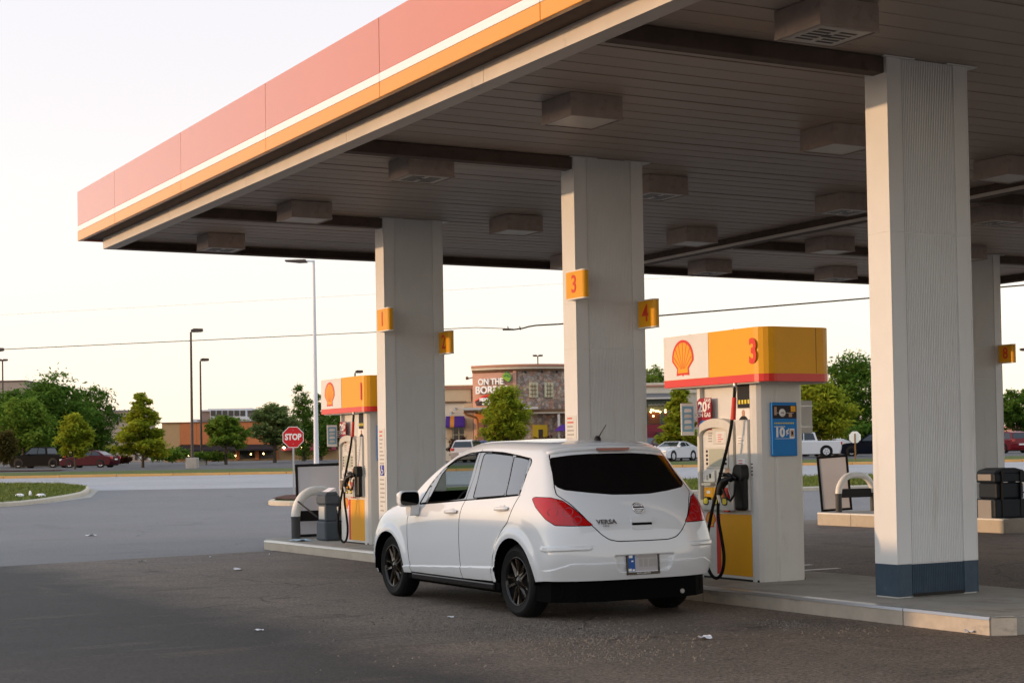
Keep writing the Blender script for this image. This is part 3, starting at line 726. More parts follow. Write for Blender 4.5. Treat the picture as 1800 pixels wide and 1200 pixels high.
    # 20 cent placard and flag sign
    b = MB(); b.prism([(.44, 1.51), (.20, 1.51), (.20, 1.84), (.39, 1.84), (.44, 1.81)], 'x', X0 - .022, X0 - .012); pc = obj('placard', b, 'maroon_print', t)
    text_obj('lettering', 'SAVE', .05, 'print_white', Fx(X0 - .0235, .255, 1.812), pc, depth=.001, bold=.001)
    text_obj('lettering', '20', .145, 'print_white', Fx(X0 - .0235, .345, 1.745), pc, depth=.001, bold=.005, xs=1.05); text_obj('lettering', '¢', .09, 'print_white', Fx(X0 - .0235, .235, 1.765), pc, depth=.001, bold=.003)
    text_obj('lettering', 'ON GAS', .060, 'print_white', Fx(X0 - .0235, .32, 1.665), pc, depth=.001, bold=.0015)
    b = MB(); b.prism(rounded([(.40, 1.53), (.24, 1.53), (.23, 1.575), (.27, 1.61), (.37, 1.61), (.41, 1.575)], .015), 'x', X0 - .024, X0 - .0222); obj('placard_picture', b, 'poster_blue', pc)
    b = MB(); b.box(X0 - .0119, X0 + .05, .25, .40, 1.6, 1.64); obj('placard_bracket', b, 'steel', pc)
    fl = bpy.data.objects.new('flag_sign', None); COL.objects.link(fl); fl.parent = t
    b = MB(); b.box(-.53, -.365, .43, .442, 1.46, 1.79, .004); obj('flag_board', b, 'print_white', fl)
    b = MB(); b.box(-.515, -.38, .427, .4295, 1.50, 1.76); obj('flag_print', b, 'poster_sky', fl)
    for k in range(4): b = MB(); b.prism(rounded([(-.50, 1.52 + k * .058), (-.40, 1.52 + k * .058 + .006), (-.41, 1.56 + k * .058), (-.49, 1.562 + k * .058)], .015), 'y', .425, .4268); b.box(-.37, -.29, .43, .44, 1.60 + k * .03, 1.61 + k * .03); obj('flag_picture', b, 'print_white' if k % 2 else 'cabinet_white', fl)
    fl2 = bpy.data.objects.new('flag_sign', None); COL.objects.link(fl2); fl2.parent = t
    b = MB(); b.box(.29, .50, -.402, -.39, 1.46, 1.79, .004); obj('flag_board', b, 'cabinet_grey', fl2)
    for zz in (1.52, 1.73): b = MB(); b.box(.29, .50, -.406, -.4022, zz, zz + .01); obj('flag_rail', b, 'steel', fl2)
    # stickers down the far pillar
    for k, (zz, hh, m_) in enumerate(((1.32, .10, 'print_red'), (1.22, .07, 'print_white'), (1.03, .09, 'print_red'), (.94, .10, 'print_white'), (.80, .07, 'print_white'), (.735, .03, 'print_red'))):
        lines_print('sticker', t, Fx(X0 - .0005, .462 - .025, zz), .055 + .01 * (k % 2), hh, 3, m_, 'print_white' if m_ == 'print_red' else 'print_red', 20 + k, False)
    # blue app placard on the end pillar
    b = MB(); b.box(-.145, .165, -.575, -.541, 1.235, 1.765, .008); bl = obj('blue_placard', b, 'poster_blue', t)
    def P(name, xa, xb, za, zb2, m_, k=0): q = MB(); q.box(xa, xb, -.5768 - k, -.5752 - k, za, zb2); return obj(name, q, m_, bl)
    P('placard_picture', -.138, .158, 1.605, 1.735, 'poster_dark'); P('placard_patch', .085, .145, 1.672, 1.728, 'sign_yellow', .002); P('placard_patch', -.12, -.09, 1.64, 1.72, 'skin_print', .002); P('placard_patch', .06, .10, 1.62, 1.66, 'skin_print', .002)
    q = MB(); q.lathe([(.001, -.5785), (.040, -.5785), (.040, -.577)], (-.02, 0, 1.662), 'y', 20); obj('placard_badge', q, 'print_white', bl)
    q = MB(); q.box(-.10, -.065, -.579, -.577, 1.656, 1.664); q.box(.03, .12, -.579, -.577, 1.656, 1.664); q.box(-.042, .002, -.581, -.579, 1.655, 1.668); q2 = obj('placard_print', q, 'print_grey', bl); tag(q2, kind='stuff')
    q = MB()
    for k, xx in enumerate(np.linspace(-.12, .11, 12)): q.box(xx, xx + .013, -.5768, -.5752, 1.552, 1.566)
    q2 = obj('placard_print', q, 'dial_yellow', bl); tag(q2, kind='stuff')
    q = MB()
    for k, xx in enumerate(np.linspace(-.12, .0, 8)): q.box(xx, xx + .011, -.5768, -.5752, 1.520, 1.530)
    q.box(-.11, .12, -.5768, -.5752, 1.405, 1.4085); q2 = obj('placard_print', q, 'print_white', bl); tag(q2, kind='stuff')
    text_obj('lettering', '10', .125, 'print_white', Fy(-.055, -.5765, 1.465), bl, depth=.001, bold=.006); text_obj('lettering', '¢', .085, 'print_white', Fy(.040, -.5765, 1.48), bl, depth=.001, bold=.002)
    P('phone_picture', .068, .128, 1.41, 1.505, 'print_white'); P('phone_picture', .078, .118, 1.425, 1.49, 'skin_print', .002); P('phone_picture', .088, .108, 1.445, 1.475, 'print_dark', .004)
    # nozzle boot, nozzle and hose
    b = MB(); b.box(X0 - .10, X0 - .03, -.425, -.255, .70, 1.10, .03); b.prism(rounded([(-.43, 1.0), (-.25, 1.0), (-.30, 1.16), (-.42, 1.16)], .05), 'x', X0 - .12, X0 - .03); nb = obj('nozzle_boot', b, 'black', t)
    nz = bpy.data.objects.new('nozzle', None); COL.objects.link(nz); nz.parent = t
    b = MB(); b.tube([(X0 - .14, -.31, 1.03), (X0 - .18, -.22, .99), (X0 - .19, -.17, .93), (X0 - .20, -.155, .86)], [.03, .042, .040, .03], 10); b.tube([(X0 - .13, -.36, 1.02), (X0 - .15, -.25, 1.06), (X0 - .16, -.18, 1.055)], [.018, .022, .014], 8); obj('nozzle_body', b, 'black', nz)
    b = MB(); b.tube([(X0 - .19, -.20, .93), (X0 - .18, -.24, .84), (X0 - .17, -.30, .80), (X0 - .15, -.34, .86), (X0 - .14, -.345, .97)], .012, 8); obj('guard', b, 'black', nz)
    b = MB(); b.tube([(X0 - .17, -.29, .99), (X0 - .17, -.28, .90), (X0 - .16, -.30, .84)], .009, 6); obj('trigger', b, 'steel', nz)
    b = MB(); b.prism(rounded([(-.10, .68), (-.02, .68), (-.03, .90), (-.09, .90)], .03), 'x', X0 - .05, X0 - .02); obj('splash_guard', b, 'print_red', nz)
    hs = bpy.data.objects.new('hose', None); COL.objects.link(hs); hs.parent = t
    def bez(P0, n=14):
        P0 = [Vector(p) for p in P0]; out = []
        for i in range(len(P0) - 1):
            a = P0[max(i - 1, 0)]; p = P0[i]; c = P0[i + 1]; d = P0[min(i + 2, len(P0) - 1)]
            for k in range(n):
                u = k / n; out.append(.5 * ((2 * p) + (c - a) * u + (2 * a - 5 * p + 4 * c - d) * u * u + (3 * p - a - 3 * c + d) * u ** 3))
        return out + [P0[-1]]
    xh = X0 - .15
    top = (xh + .02, -.36, 1.95); 
    path = [top, (xh + .01, -.355, 1.80), (xh - .01, -.30, 1.45), (xh - .05, -.16, 1.0), (xh - .08, -.045, .62), (xh - .09, .02, .36), (xh - .08, .03, .17), (xh - .06, -.02, .055), (xh - .04, -.09, .03), (xh - .03, -.16, .10), (xh - .03, -.19, .25), (xh - .04, -.165, .45), (xh - .05, -.135, .62), (xh - .055, -.145, .76), (xh - .05, -.155, .86)]
    b = MB(); b.tube(bez(path, 8), .0165, 9); obj('hose_pipe', b, 'rubber', hs)
    b = MB(); b.tube([(xh + .02, -.36, 1.97), (xh + .02, -.36, 1.88)], .018, 8); b.tube([(xh - .04, -.16, .78), (xh - .052, -.15, .86)], .024, 8); obj('swivel', b, 'steel', hs)
    b = MB(); b.tube([(xh + .012, -.356, 1.82), (xh + .004, -.342, 1.60)], [.022, .026], 8); obj('hose_tag', b, 'print_red', hs)
    return t
PUMP3 = fuel_pump(10.26, 13.555, .1395, '3', 'nearer fuel pump with yellow header reading 3 and a blue placard on its end')
PUMP1 = fuel_pump(10.26, 22.97, .1395, '1', 'farther fuel pump with yellow header reading 1, beyond a white column')

# ------------------------------------------------------------------ hoop barriers, poster boards, bins, papers
def hoop(x, y, zb, L, H, r, label, ang=0., bar=(.38, .10)):
    t = thing('hoop_barrier', label, 'barrier', (x, y, zb), ang, 'bent pipe barriers on the fuel islands')
    c = .34
    pts = [(0, 0, c)] + [(.0 + (1 - math.cos(a)) * L * .42, 0, c + math.sin(a) * (H - c)) for a in np.linspace(0.08, math.pi / 2, 10)]
    pts += [(L - (1 - math.cos(a)) * L * .42, 0, c + math.sin(a) * (H - c)) for a in np.linspace(math.pi / 2, .08, 10)] + [(L, 0, c)]
    b = MB(); b.tube(pts, r, 16); obj('pipe', b, 'hoop_white', t)
    for xx in (0, L):
        b = MB(); b.tube([(xx, 0, -.002), (xx, 0, c - .004)], r * .98, 16); b.tube([(xx, 0, c - .02), (xx, 0, c + .012)], r * 1.05, 16); obj('sleeve', b, 'hoop_grey', t)
    b = MB(); b.box(r * .9, L - r * .9, -.02, .02, bar[0] - bar[1] * 1.1, bar[0] + bar[1] * .6, .008); obj('crossbar', b, 'board_frame', t)
    return t
hoop(9.88, 25.13, .1395, .80, .76, .074, 'thick white hoop barrier with grey sleeves beside pump 1')
hoop(20.72, 24.60, .2365, .86, .70, .062, 'white hoop barrier with black bar on the far fuel island')
def board(x, y, zb, w_, h_, yaw, lean, label):
    t = thing('poster_board', label, 'poster frame', (x, y, zb), yaw, 'grey poster boards on the fuel islands'); t.rotation_euler = (R(-6), lean, yaw)
    b = MB(); b.box(-w_ / 2 + .03, w_ / 2 - .03, -.012, .012, .03, h_ - .03); obj('panel', b, 'board_grey', t)
    for q in ((-w_ / 2, w_ / 2, h_ - .045, h_), (-w_ / 2, w_ / 2, .0, .045), (-w_ / 2, -w_ / 2 + .045, .046, h_ - .046), (w_ / 2 - .045, w_ / 2, .046, h_ - .046)):
        b = MB(); b.box(q[0], q[1], -.022, .022, q[2], q[3], .004); obj('frame_rail', b, 'board_frame', t)
    return t
board(10.40, 25.30, .145, .80, 1.20, R(-22), R(-1.2), 'blank grey poster board with black frame behind the hoop beside pump 1')
board(21.05, 25.05, .24, .60, 1.08, R(-35), R(-3.5), 'blank grey poster board with black frame behind the far hoop')

def service_bin(x, y, zb, w_, d_, h_, m1, m2, yaw, label, name):
    t = thing(name, label, 'bin', (x, y, zb), yaw)
    b = MB(); b.box(-w_ / 2, w_ / 2, -d_ / 2, d_ / 2, 0, h_ * .40, .03); obj('base', b, m1, t)
    b = MB(); b.box(-w_ * .40, w_ * .40, -d_ * .40, d_ * .40, h_ * .40, h_ * .74, .015); obj('waist', b, m2, t)
    b = MB(); b.box(-w_ * .415, -w_ * .40, -d_ * .30, d_ * .30, h_ * .44, h_ * .70); obj('recess', b, 'cabinet_grey', t)
    b = MB(); b.box(-w_ / 2, w_ / 2, -d_ / 2, d_ / 2, h_ * .74, h_ * .93, .03); obj('top_box', b, m1, t)
    b = MB(); b.prism([(-w_ * .46, h_ * .93), (w_ * .46, h_ * .93), (w_ * .30, h_), (-w_ * .30, h_)], 'y', -d_ * .46, d_ * .46); obj('lid', b, m1, t)
    return t
sb = service_bin(10.02, 24.12, .14, .25, .38, .76, 'bin_grey', 'bin_grey', 0, 'grey windscreen washing stand with a narrow waist beside pump 1', 'service_stand')
b = MB(); b.tube([(-.05, .30, .35), (-.20, .75, .60)], .014, 6); obj('squeegee', b, 'black', sb)
b = MB(); b.box(-.06, .10, -.16, .10, .0, .05); b.xf(Matrix.Translation((0, 0, .73)) @ Matrix.Rotation(-.5, 4, 'Y')); obj('paper_towel', b, 'paper', sb)
service_bin(10.33, 24.05, .14, .26, .38, .70, 'bin_dark', 'bin_dark', 0, 'low dark waste bin squeezed between the washing stand and pump 1', 'waste_bin')
wb = thing('waste_bin', 'large dark blue-grey waste bin with a domed lid on the far island', 'bin', (20.72, 20.42, .236), R(-8), scale=.90)
for nm, q, m_ in (('base', (-.37, .37, -.30, .30, 0, .36), 'bin_dark'), ('waist', (-.31, .31, -.27, .27, .36, .66), 'bin_dark'), ('top_box', (-.36, .36, -.29, .29, .66, .84), 'bin_dark')):
    b = MB(); b.box(*q, .035); obj(nm, b, m_, wb)
b = MB(); b.prism([(-.34, .84), (.34, .84), (.30, .89), (.12, .935), (-.12, .935), (-.30, .89)], 'y', -.27, .27); obj('lid', b, 'bin_dark', wb)
for xx in (-.20, .22): b = MB(); b.box(xx - .015, xx + .015, -.312, -.255, .02, .87); obj('strap', b, 'black', wb)
for xx in (-.12, .16): b = MB(); b.box(xx - .05, xx + .05, -.293, -.288, .665, .675); obj('catch', b, 'steel', wb)
b = MB(); b.box(-.385, -.36, -.2, .2, .0, .34, .01); obj('side_panel', b, 'bin_side', wb); b = MB(); b.box(-.375, -.35, -.2, .2, .70, .82, .01); obj('side_panel', b, 'bin_side', wb)
b = MB(); b.tube([(.34, .0, .38), (.80, -.05, .62)], .012, 6); obj('squeegee', b, 'black', wb)
def paper(x, y, z, s, yaw, label, m_='paper', grp=None):
    b = MB(); n = 5; vs = []
    for i in range(n):
        for j in range(n): vs.append(((i / 4 - .5) * s, (j / 4 - .5) * s * .7, random.uniform(0, .028) * (1 if s > .08 else .5)))
    b.add(vs, [(i * n + j, (i + 1) * n + j, (i + 1) * n + j + 1, i * n + j + 1) for i in range(n - 1) for j in range(n - 1)], True)
    o = obj('paper_scrap', b, m_, None, (x, y, z)); o.rotation_euler = (0, 0, yaw); tag(o, label, 'litter', grp); return o
paper(9.62, 24.25, .143, .34, .4, 'pale blue paper towel lying on the island by the washing stand', 'paper_blue')
# ------------------------------------------------------------------ stop signs, poles, wires, litter
def octagon(r_): return [(r_ * math.cos(math.pi / 8 + i * math.pi / 4), r_ * math.sin(math.pi / 8 + i * math.pi / 4)) for i in range(8)]
def stop_sign(px, d, zc, r_, label, back=False):
    p = at(px, d); t = thing('stop_sign', label, 'stop sign', p, FACE)
    z = zc - p.z; h = z + r_ * .85
    b = MB(); b.box(-.03, .03, .012, .05, -.1, h); obj('post', b, 'wood_post' if back else 'steel', t)
    Fq = frame((0, .010, z), (1, 0, 0), (0, 0, 1))
    b = MB(); b.prism(octagon(r_), 'z', -.002, .002); b.xf(Fq); pl = obj('plate', b, 'sign_back' if back else 'print_white', t)
    if not back:
        b = MB(); b.prism(octagon(r_ * .945), 'z', .002, .004); b.xf(Fq); obj('red_face', b, 'stop_red', pl)
        me = text_mesh('STOP', .30, .001, bold=.012, xs=.82, spacing=.98); me.transform(frame((0, .005, z), (1, 0, 0), (0, 0, 1))); me.materials.append(M['print_white']); obj('lettering', me, None, pl)
        for zz in (.24, -.24): b = MB(); b.lathe([(.001, -.012), (.012, -.011), (.012, -.004)], (0, .010, z + zz), 'y', 8); obj('bolt', b, 'steel', pl)
    else:
        b = MB(); b.box(-.045, .045, -.03, .005, -.1, h - .12); obj('post_front', b, 'wood_post', t)
    return t
stop_sign(514.5, 59, zat(514.5, 768, 59), .405, 'red octagonal STOP sign on a steel post left of pump 1')
stop_sign(1502, 108, zat(1502, 768, 108), .41, 'pale back of an octagonal stop sign on a wooden post beyond the far island', True)

def lamp_post(px, d, py_top, head, label, m_='pole_brown', r0=.11, r1=.075, ped=None, name='lamp_post', head_px=20, twin=False):
    p = at(px, d); t = thing(name, label, 'lamp post', p, FACE)
    h = zat(px, py_top, d) - p.z; k = d / 2902.1
    b = MB(); b.tube([(0, 0, -.2), (0, 0, h)], [r0, r1], 10); obj('pole', b, m_, t)
    if ped:
        b = MB(); b.box(-ped[0], ped[0], -ped[0], ped[0], -.2, ped[1], .03); obj('pedestal', b, 'concrete', t)
        b = MB(); b.tube([(0, 0, ped[1]), (0, 0, ped[1] + .06)], r0 * 1.7, 10); obj('base_cap', b, m_, t)
    L = head_px * k
    def head_at(sg):
        b = MB(); b.prism([(sg * .05, h - .02), (sg * L * .25, h - .03), (sg * L, h + .02), (sg * L, h + .22), (sg * L * .3, h + .24), (sg * .02, h + .14)], 'y', -.18, .18); obj('lamp_head', b, m_, t)
        b = MB(); b.prism([(sg * L * .45, h - .018), (sg * L * .92, h + .008), (sg * L * .92, h - .012), (sg * L * .45, h - .04)], 'y', -.14, .14); obj('lamp_lens', b, 'light_lens', t)
    for sg in ((1, -1) if twin else (head,)): head_at(sg)
    return t
lamp_post(337, 118, 583, 1, 'tall brown lamp post on a concrete pedestal, nearer of the pair by the orange store', ped=(.40, .75), head_px=21)
lamp_post(353, 150, 634, 1, 'shorter-looking brown lamp post behind the tall one, by the orange store', ped=(.45, .62), head_px=15)
lamp_post(-14, 118, 617, 1, 'lamp post at the left edge of the picture, only its head in view', ped=(.4, .75), head_px=21)
lamp_post(5, 205, 634, 1, 'slender twin-headed lamp post rising above the trees at far left', head_px=9, twin=True, r0=.12, r1=.09)
lamp_post(625, 150, 655, 1, 'brown lamp post whose head shows just above the header of pump 1', ped=(.4, .7), head_px=14)
t = lamp_post(947, 235, 626, 1, 'slender lamp post with several heads above the stone restaurant tower', head_px=9, twin=True, r0=.13, r1=.09)
lamp_post(1808, 150, 616, -1, 'lamp post at the right edge with only a head tip in view', head_px=12)
# tall white steel pole of the station
p = at(555, 64); t = thing('light_pole', 'tall white steel light pole rising past the canopy end behind pump 1', 'light pole', p, FACE)
hh = zat(554, 457, 64) - p.z
b = MB(); b.tube([(0, 0, -.1), (0, 0, hh)], [.108, .048], 14); obj('pole', b, 'pole_white', t)
b = MB(); b.tube([(.02, 0, hh - .03), (-.30, 0, hh - .02)], .03, 8); obj('arm', b, 'pole_white', t)
b = MB(); b.prism([(-.25, hh - .07), (-.55, hh - .08), (-1.10, hh - .02), (-1.10, hh + .02), (-.30, hh + .03)], 'y', -.2, .2); obj('lamp_head', b, 'pole_brown', t)
b = MB(); b.box(-.22, .22, -.22, .22, -.1, .18, .03); obj('pedestal', b, 'concrete', t)

# overhead wires
def wire(name, pts, r_, m_, label):
    b = MB(); b.tube([Vector((*sd_((px - 900) / 2902.1 * d, d), zat(px, py, d))) for px, py, d in pts], r_, 5); o = obj(name, b, m_); tag(o, label, 'wire'); return o
D0 = 96.
def yl(px): return 614 - 45.5 * (px / 985) + 5. * (1 - ((px - 900) / 1100) ** 2) * .0 if px < 985 else 569.2 - (px - 985) * .0835
wire('overhead_wire', [(px, yl(px) if not 925 < px < 965 else yl(px), D0) for px in list(range(-300, 900, 60))] + [(900, 577.5, D0), (912, 578.5, D0)], .024, 'cable_far', 'thin pale overhead wire running across the sky from the left')
wire('overhead_wire', [(886, 579.2, D0), (905, 579, D0), (922, 576.5, D0), (932, 573.6, D0), (945, 571.5, D0), (985, 569.3, D0)] + [(px, yl(px), D0) for px in range(1050, 2200, 60)], .046, 'cable', 'thicker dark overhead wire crossing the sky behind the columns to the right')
wire('overhead_wire', [(px, 556 - (px + 50) * .0555, 120.) for px in range(-300, 2200, 100)], .007, 'cable_far', 'faint upper wire high across the pale sky')
p0 = Vector((*sd_((896 - 900) / 2902.1 * D0, D0), zat(896, 577, D0)))
for px, lab in ((895, 'small dark cable clamp, left of the two on the overhead wire'), (916, 'small dark cable clamp, right of the two on the overhead wire')):
    q = Vector((*sd_((px - 900) / 2902.1 * D0, D0), zat(px, 576.5, D0)))
    b = MB(); b.tube([q + Vector((0, 0, .12)), q + Vector((.06, 0, -.10))], .03, 6); o = obj('cable_clamp', b, 'cable'); tag(o, lab, 'cable clamp')

# small white service markers on the grass island
for px, d, hgt, w_, lab in ((33, 60, .10, .16, 'low white marker cover on the grass island, left of three'), (51.5, 60, .20, .05, 'small white post on the grass island between two flat covers'), (70, 59.5, .10, .18, 'low white marker cover on the grass island, right of three')):
    p = at(px, d); b = MB(); b.lathe([(w_, 0), (w_ * .95, hgt * .6), (w_ * .5, hgt), (.001, hgt)], (0, 0, .15), 'z', 10); o = obj('marker', b, 'paper', None, p); tag(o, lab, 'marker')
# litter lying on the forecourt
# ------------------------------------------------------------------ the white hatchback at the pump
mat('car_white', (.66, .69, .72), .45, coat=1., spec=.3)
M['car_white'].node_tree.nodes['Principled BSDF'].inputs['Coat IOR'].default_value = 1.6
mat('car_gap', (.0018, .0018, .002), .8, spec=.06)
mat('glass_dark', (.003, .003, .0035), .04, spec=.35)
mat('frame_black', (.07, .07, .07), .12, spec=.8, coat=1.)
M['frame_black'].node_tree.nodes['Principled BSDF'].inputs['IOR'].default_value = 1.9; M['frame_black'].node_tree.nodes['Principled BSDF'].inputs['Coat IOR'].default_value = 1.9
mat('lens_red', (.40, .004, .005), .14, coat=.45, spec=.4)
mat('lens_deep', (.16, .002, .004), .12, coat=1.)
mat('lens_bright', (.38, .012, .012), .1, coat=1.)
mat('lens_clear', (.30, .045, .06), .12, coat=.5)
mat('headlamp', (.6, .6, .62), .12, coat=1., metal=.35)
mat('wheel_black', (.005, .005, .0055), .2, coat=.5)
mat('wheel_sun_tint', (.026, .017, .009), .25, metal=.4, coat=.6)  # black spokes tinted warm: glints of low sun put into their colour
mat('interior', (.02, .02, .02), .8)
mat('plate_blue', (.02, .09, .32), .4)
mat('plate_grey', (.42, .40, .42), .4)
def glass_mat(name, tint, ior, film=0.):
    mt = bpy.data.materials.new(name); mt.use_nodes = True; t = mt.node_tree; t.nodes.clear()
    o = t.nodes.new('ShaderNodeOutputMaterial'); tr = t.nodes.new('ShaderNodeBsdfTransparent'); tr.inputs[0].default_value = (*tint, 1)
    gl = t.nodes.new('ShaderNodeBsdfGlossy'); gl.inputs['Roughness'].default_value = .02
    lw = t.nodes.new('ShaderNodeLayerWeight'); lw.inputs[0].default_value = .5; p5 = t.nodes.new('ShaderNodeMath'); p5.operation = 'POWER'; p5.inputs[1].default_value = 4.; t.links.new(lw.outputs['Facing'], p5.inputs[0])
    fr = t.nodes.new('ShaderNodeMath'); fr.operation = 'MULTIPLY_ADD'; fr.inputs[1].default_value = .9; fr.inputs[2].default_value = .05 * ior / 1.5; t.links.new(p5.outputs[0], fr.inputs[0])
    mx = t.nodes.new('ShaderNodeMixShader'); sc_f = t.nodes.new('ShaderNodeMath'); sc_f.operation = 'ADD'; sc_f.inputs[1].default_value = film; sc_f.use_clamp = True; t.links.new(fr.outputs[0], sc_f.inputs[0]); t.links.new(sc_f.outputs[0], mx.inputs[0]); t.links.new(tr.outputs[0], mx.inputs[1]); t.links.new(gl.outputs[0], mx.inputs[2])
    t.links.new(mx.outputs[0], o.inputs[0]); M[name] = mt
glass_mat('glass_clear', (.62, .70, .68), 1.5)
glass_mat('glass_tint', (.05, .055, .06), 1.5, .26)     # mirror-like tint film
# two-sided car shell: the inside of the sheet is dark lining
_t = M['car_white'].node_tree; _b = _t.nodes['Principled BSDF']
_g = _t.nodes.new('ShaderNodeNewGeometry'); _d = _t.nodes.new('ShaderNodeBsdfDiffuse'); _d.inputs[0].default_value = (.03, .03, .03, 1)
_mx = _t.nodes.new('ShaderNodeMixShader'); _t.links.new(_g.outputs['Backfacing'], _mx.inputs[0]); _t.links.new(_b.outputs[0], _mx.inputs[1]); _t.links.new(_d.outputs[0], _mx.inputs[2])
_t.links.new(_mx.outputs[0], _t.nodes['Material Output'].inputs[0])

# points the half surface passes through: x forward, y left, z up, origin under the rear axle
ST = [
 [(-.655,.735,.345),(-.69,.765,.48),(-.70,.76,.63),(-.655,.715,.85),(-.555,.685,1.03),(-.375,.605,1.25),(-.255,.545,1.405),(-.285,.30,1.45),(-.30,0,1.465)],
 [(-.50,.795,.34),(-.50,.825,.48),(-.50,.835,.64),(-.46,.822,.87),(-.40,.768,1.05),(-.27,.68,1.25),(-.17,.575,1.445),(-.19,.33,1.49),(-.19,0,1.505)],
 [(-.10,.81,.305),(-.10,.842,.45),(-.10,.852,.64),(-.10,.848,.88),(-.08,.802,1.06),(-.04,.715,1.25),(.0,.595,1.462),(0,.36,1.513),(0,0,1.53)],
 [(.42,.81,.29),(.42,.838,.42),(.42,.846,.63),(.42,.843,.87),(.42,.805,1.035),(.44,.722,1.24),(.48,.607,1.478),(.48,.38,1.530),(.48,0,1.548)],
 [(.95,.81,.285),(.95,.838,.40),(.95,.846,.62),(.95,.843,.86),(.95,.808,1.012),(.95,.728,1.22),(.95,.612,1.478),(.95,.39,1.532),(.95,0,1.55)],
 [(1.45,.81,.28),(1.45,.838,.39),(1.45,.846,.61),(1.45,.842,.84),(1.45,.81,.983),(1.43,.732,1.19),(1.37,.615,1.425),(1.39,.38,1.485),(1.41,0,1.505)],
 [(2.0,.81,.275),(2.0,.838,.38),(2.0,.846,.60),(2.0,.84,.815),(2.0,.808,.945),(1.97,.762,1.085),(1.82,.690,1.235),(1.88,.41,1.275),(1.91,0,1.292)],
 [(2.30,.81,.27),(2.30,.838,.38),(2.30,.846,.59),(2.30,.838,.79),(2.30,.80,.905),(2.28,.762,.972),(2.24,.685,1.015),(2.31,.38,1.05),(2.36,0,1.06)],
 [(2.75,.80,.26),(2.75,.832,.39),(2.75,.842,.58),(2.75,.825,.75),(2.75,.775,.85),(2.75,.70,.905),(2.75,.60,.935),(2.78,.34,.97),(2.80,0,.98)],
 [(3.10,.745,.22),(3.10,.785,.37),(3.10,.79,.55),(3.10,.76,.69),(3.10,.70,.79),(3.08,.63,.85),(3.08,.54,.875),(3.12,.30,.905),(3.14,0,.915)],
 [(3.27,.62,.20),(3.32,.64,.37),(3.32,.64,.53),(3.30,.62,.64),(3.27,.59,.72),(3.25,.55,.765),(3.24,.49,.79),(3.29,.27,.82),(3.32,0,.83)],
]
REAR = [[(-.785,.42,.345),(-.825,.43,.49),(-.815,.43,.64),(-.765,.41,.85),(-.635,.385,1.04),(-.45,.345,1.25)],
        [(-.80,0,.345),(-.845,0,.49),(-.835,0,.64),(-.785,0,.85),(-.655,0,1.04),(-.47,0,1.25)]]
FRONT = [[(3.42,.33,.20),(3.46,.34,.37),(3.46,.34,.53),(3.43,.33,.63),(3.39,.31,.71),(3.35,.29,.765)],
         [(3.46,0,.20),(3.50,0,.37),(3.50,0,.53),(3.47,0,.63),(3.42,0,.715),(3.38,0,.775)]]

def car_shell():
    key = {}; V = []; F = []
    def vid(p):
        k = tuple(round(c, 4) for c in p)
        if k not in key: key[k] = len(V); V.append(p)
        return key[k]
    n = len(ST)
    for sgn in (1, -1):
        mir = lambda p: (p[0], p[1] * sgn, p[2])
        def quad(a, b, c, d):
            q = [vid(mir(p)) for p in (a, b, c, d)]
            F.append(q[::-1] if sgn > 0 else q)
        for i in range(n - 1):
            for j in range(8): quad(ST[i][j], ST[i + 1][j], ST[i + 1][j + 1], ST[i][j + 1])
        for G, E, fl in ((REAR, ST[0], False), (FRONT, ST[-1], True)):
            cols = [E[:7], G[0] + [E[7]], G[1] + [E[8]]]
            for c in range(2):
                for j in range(6):
                    q = (cols[c][j], cols[c][j + 1], cols[c + 1][j + 1], cols[c + 1][j])
                    quad(*(q[::-1] if fl else q))
    tgt = np.array(V, float); cage = tgt.copy()
    me = bpy.data.meshes.new('shell_cage'); me.from_pydata(V, [], F)
    o = bpy.data.objects.new('shell_cage', me); COL.objects.link(o)
    md = o.modifiers.new('s', 'SUBSURF'); md.levels = 3; md.boundary_smooth = 'PRESERVE_CORNERS'
    for it in range(5):
        me.vertices.foreach_set('co', cage.ravel()); me.update()
        dg = bpy.context.evaluated_depsgraph_get(); ev = o.evaluated_get(dg).to_mesh()
        lim = np.empty(len(ev.vertices) * 3); ev.vertices.foreach_get('co', lim); lim = lim.reshape(-1, 3)[:len(V)]
        cage += .8 * (tgt - lim)
        o.evaluated_get(dg).to_mesh_clear()
    md.levels = 4
    me.vertices.foreach_set('co', cage.ravel()); me.update()
    dg = bpy.context.evaluated_depsgraph_get()
    out = bpy.data.meshes.new_from_object(o.evaluated_get(dg))
    bpy.data.objects.remove(o)
    return out

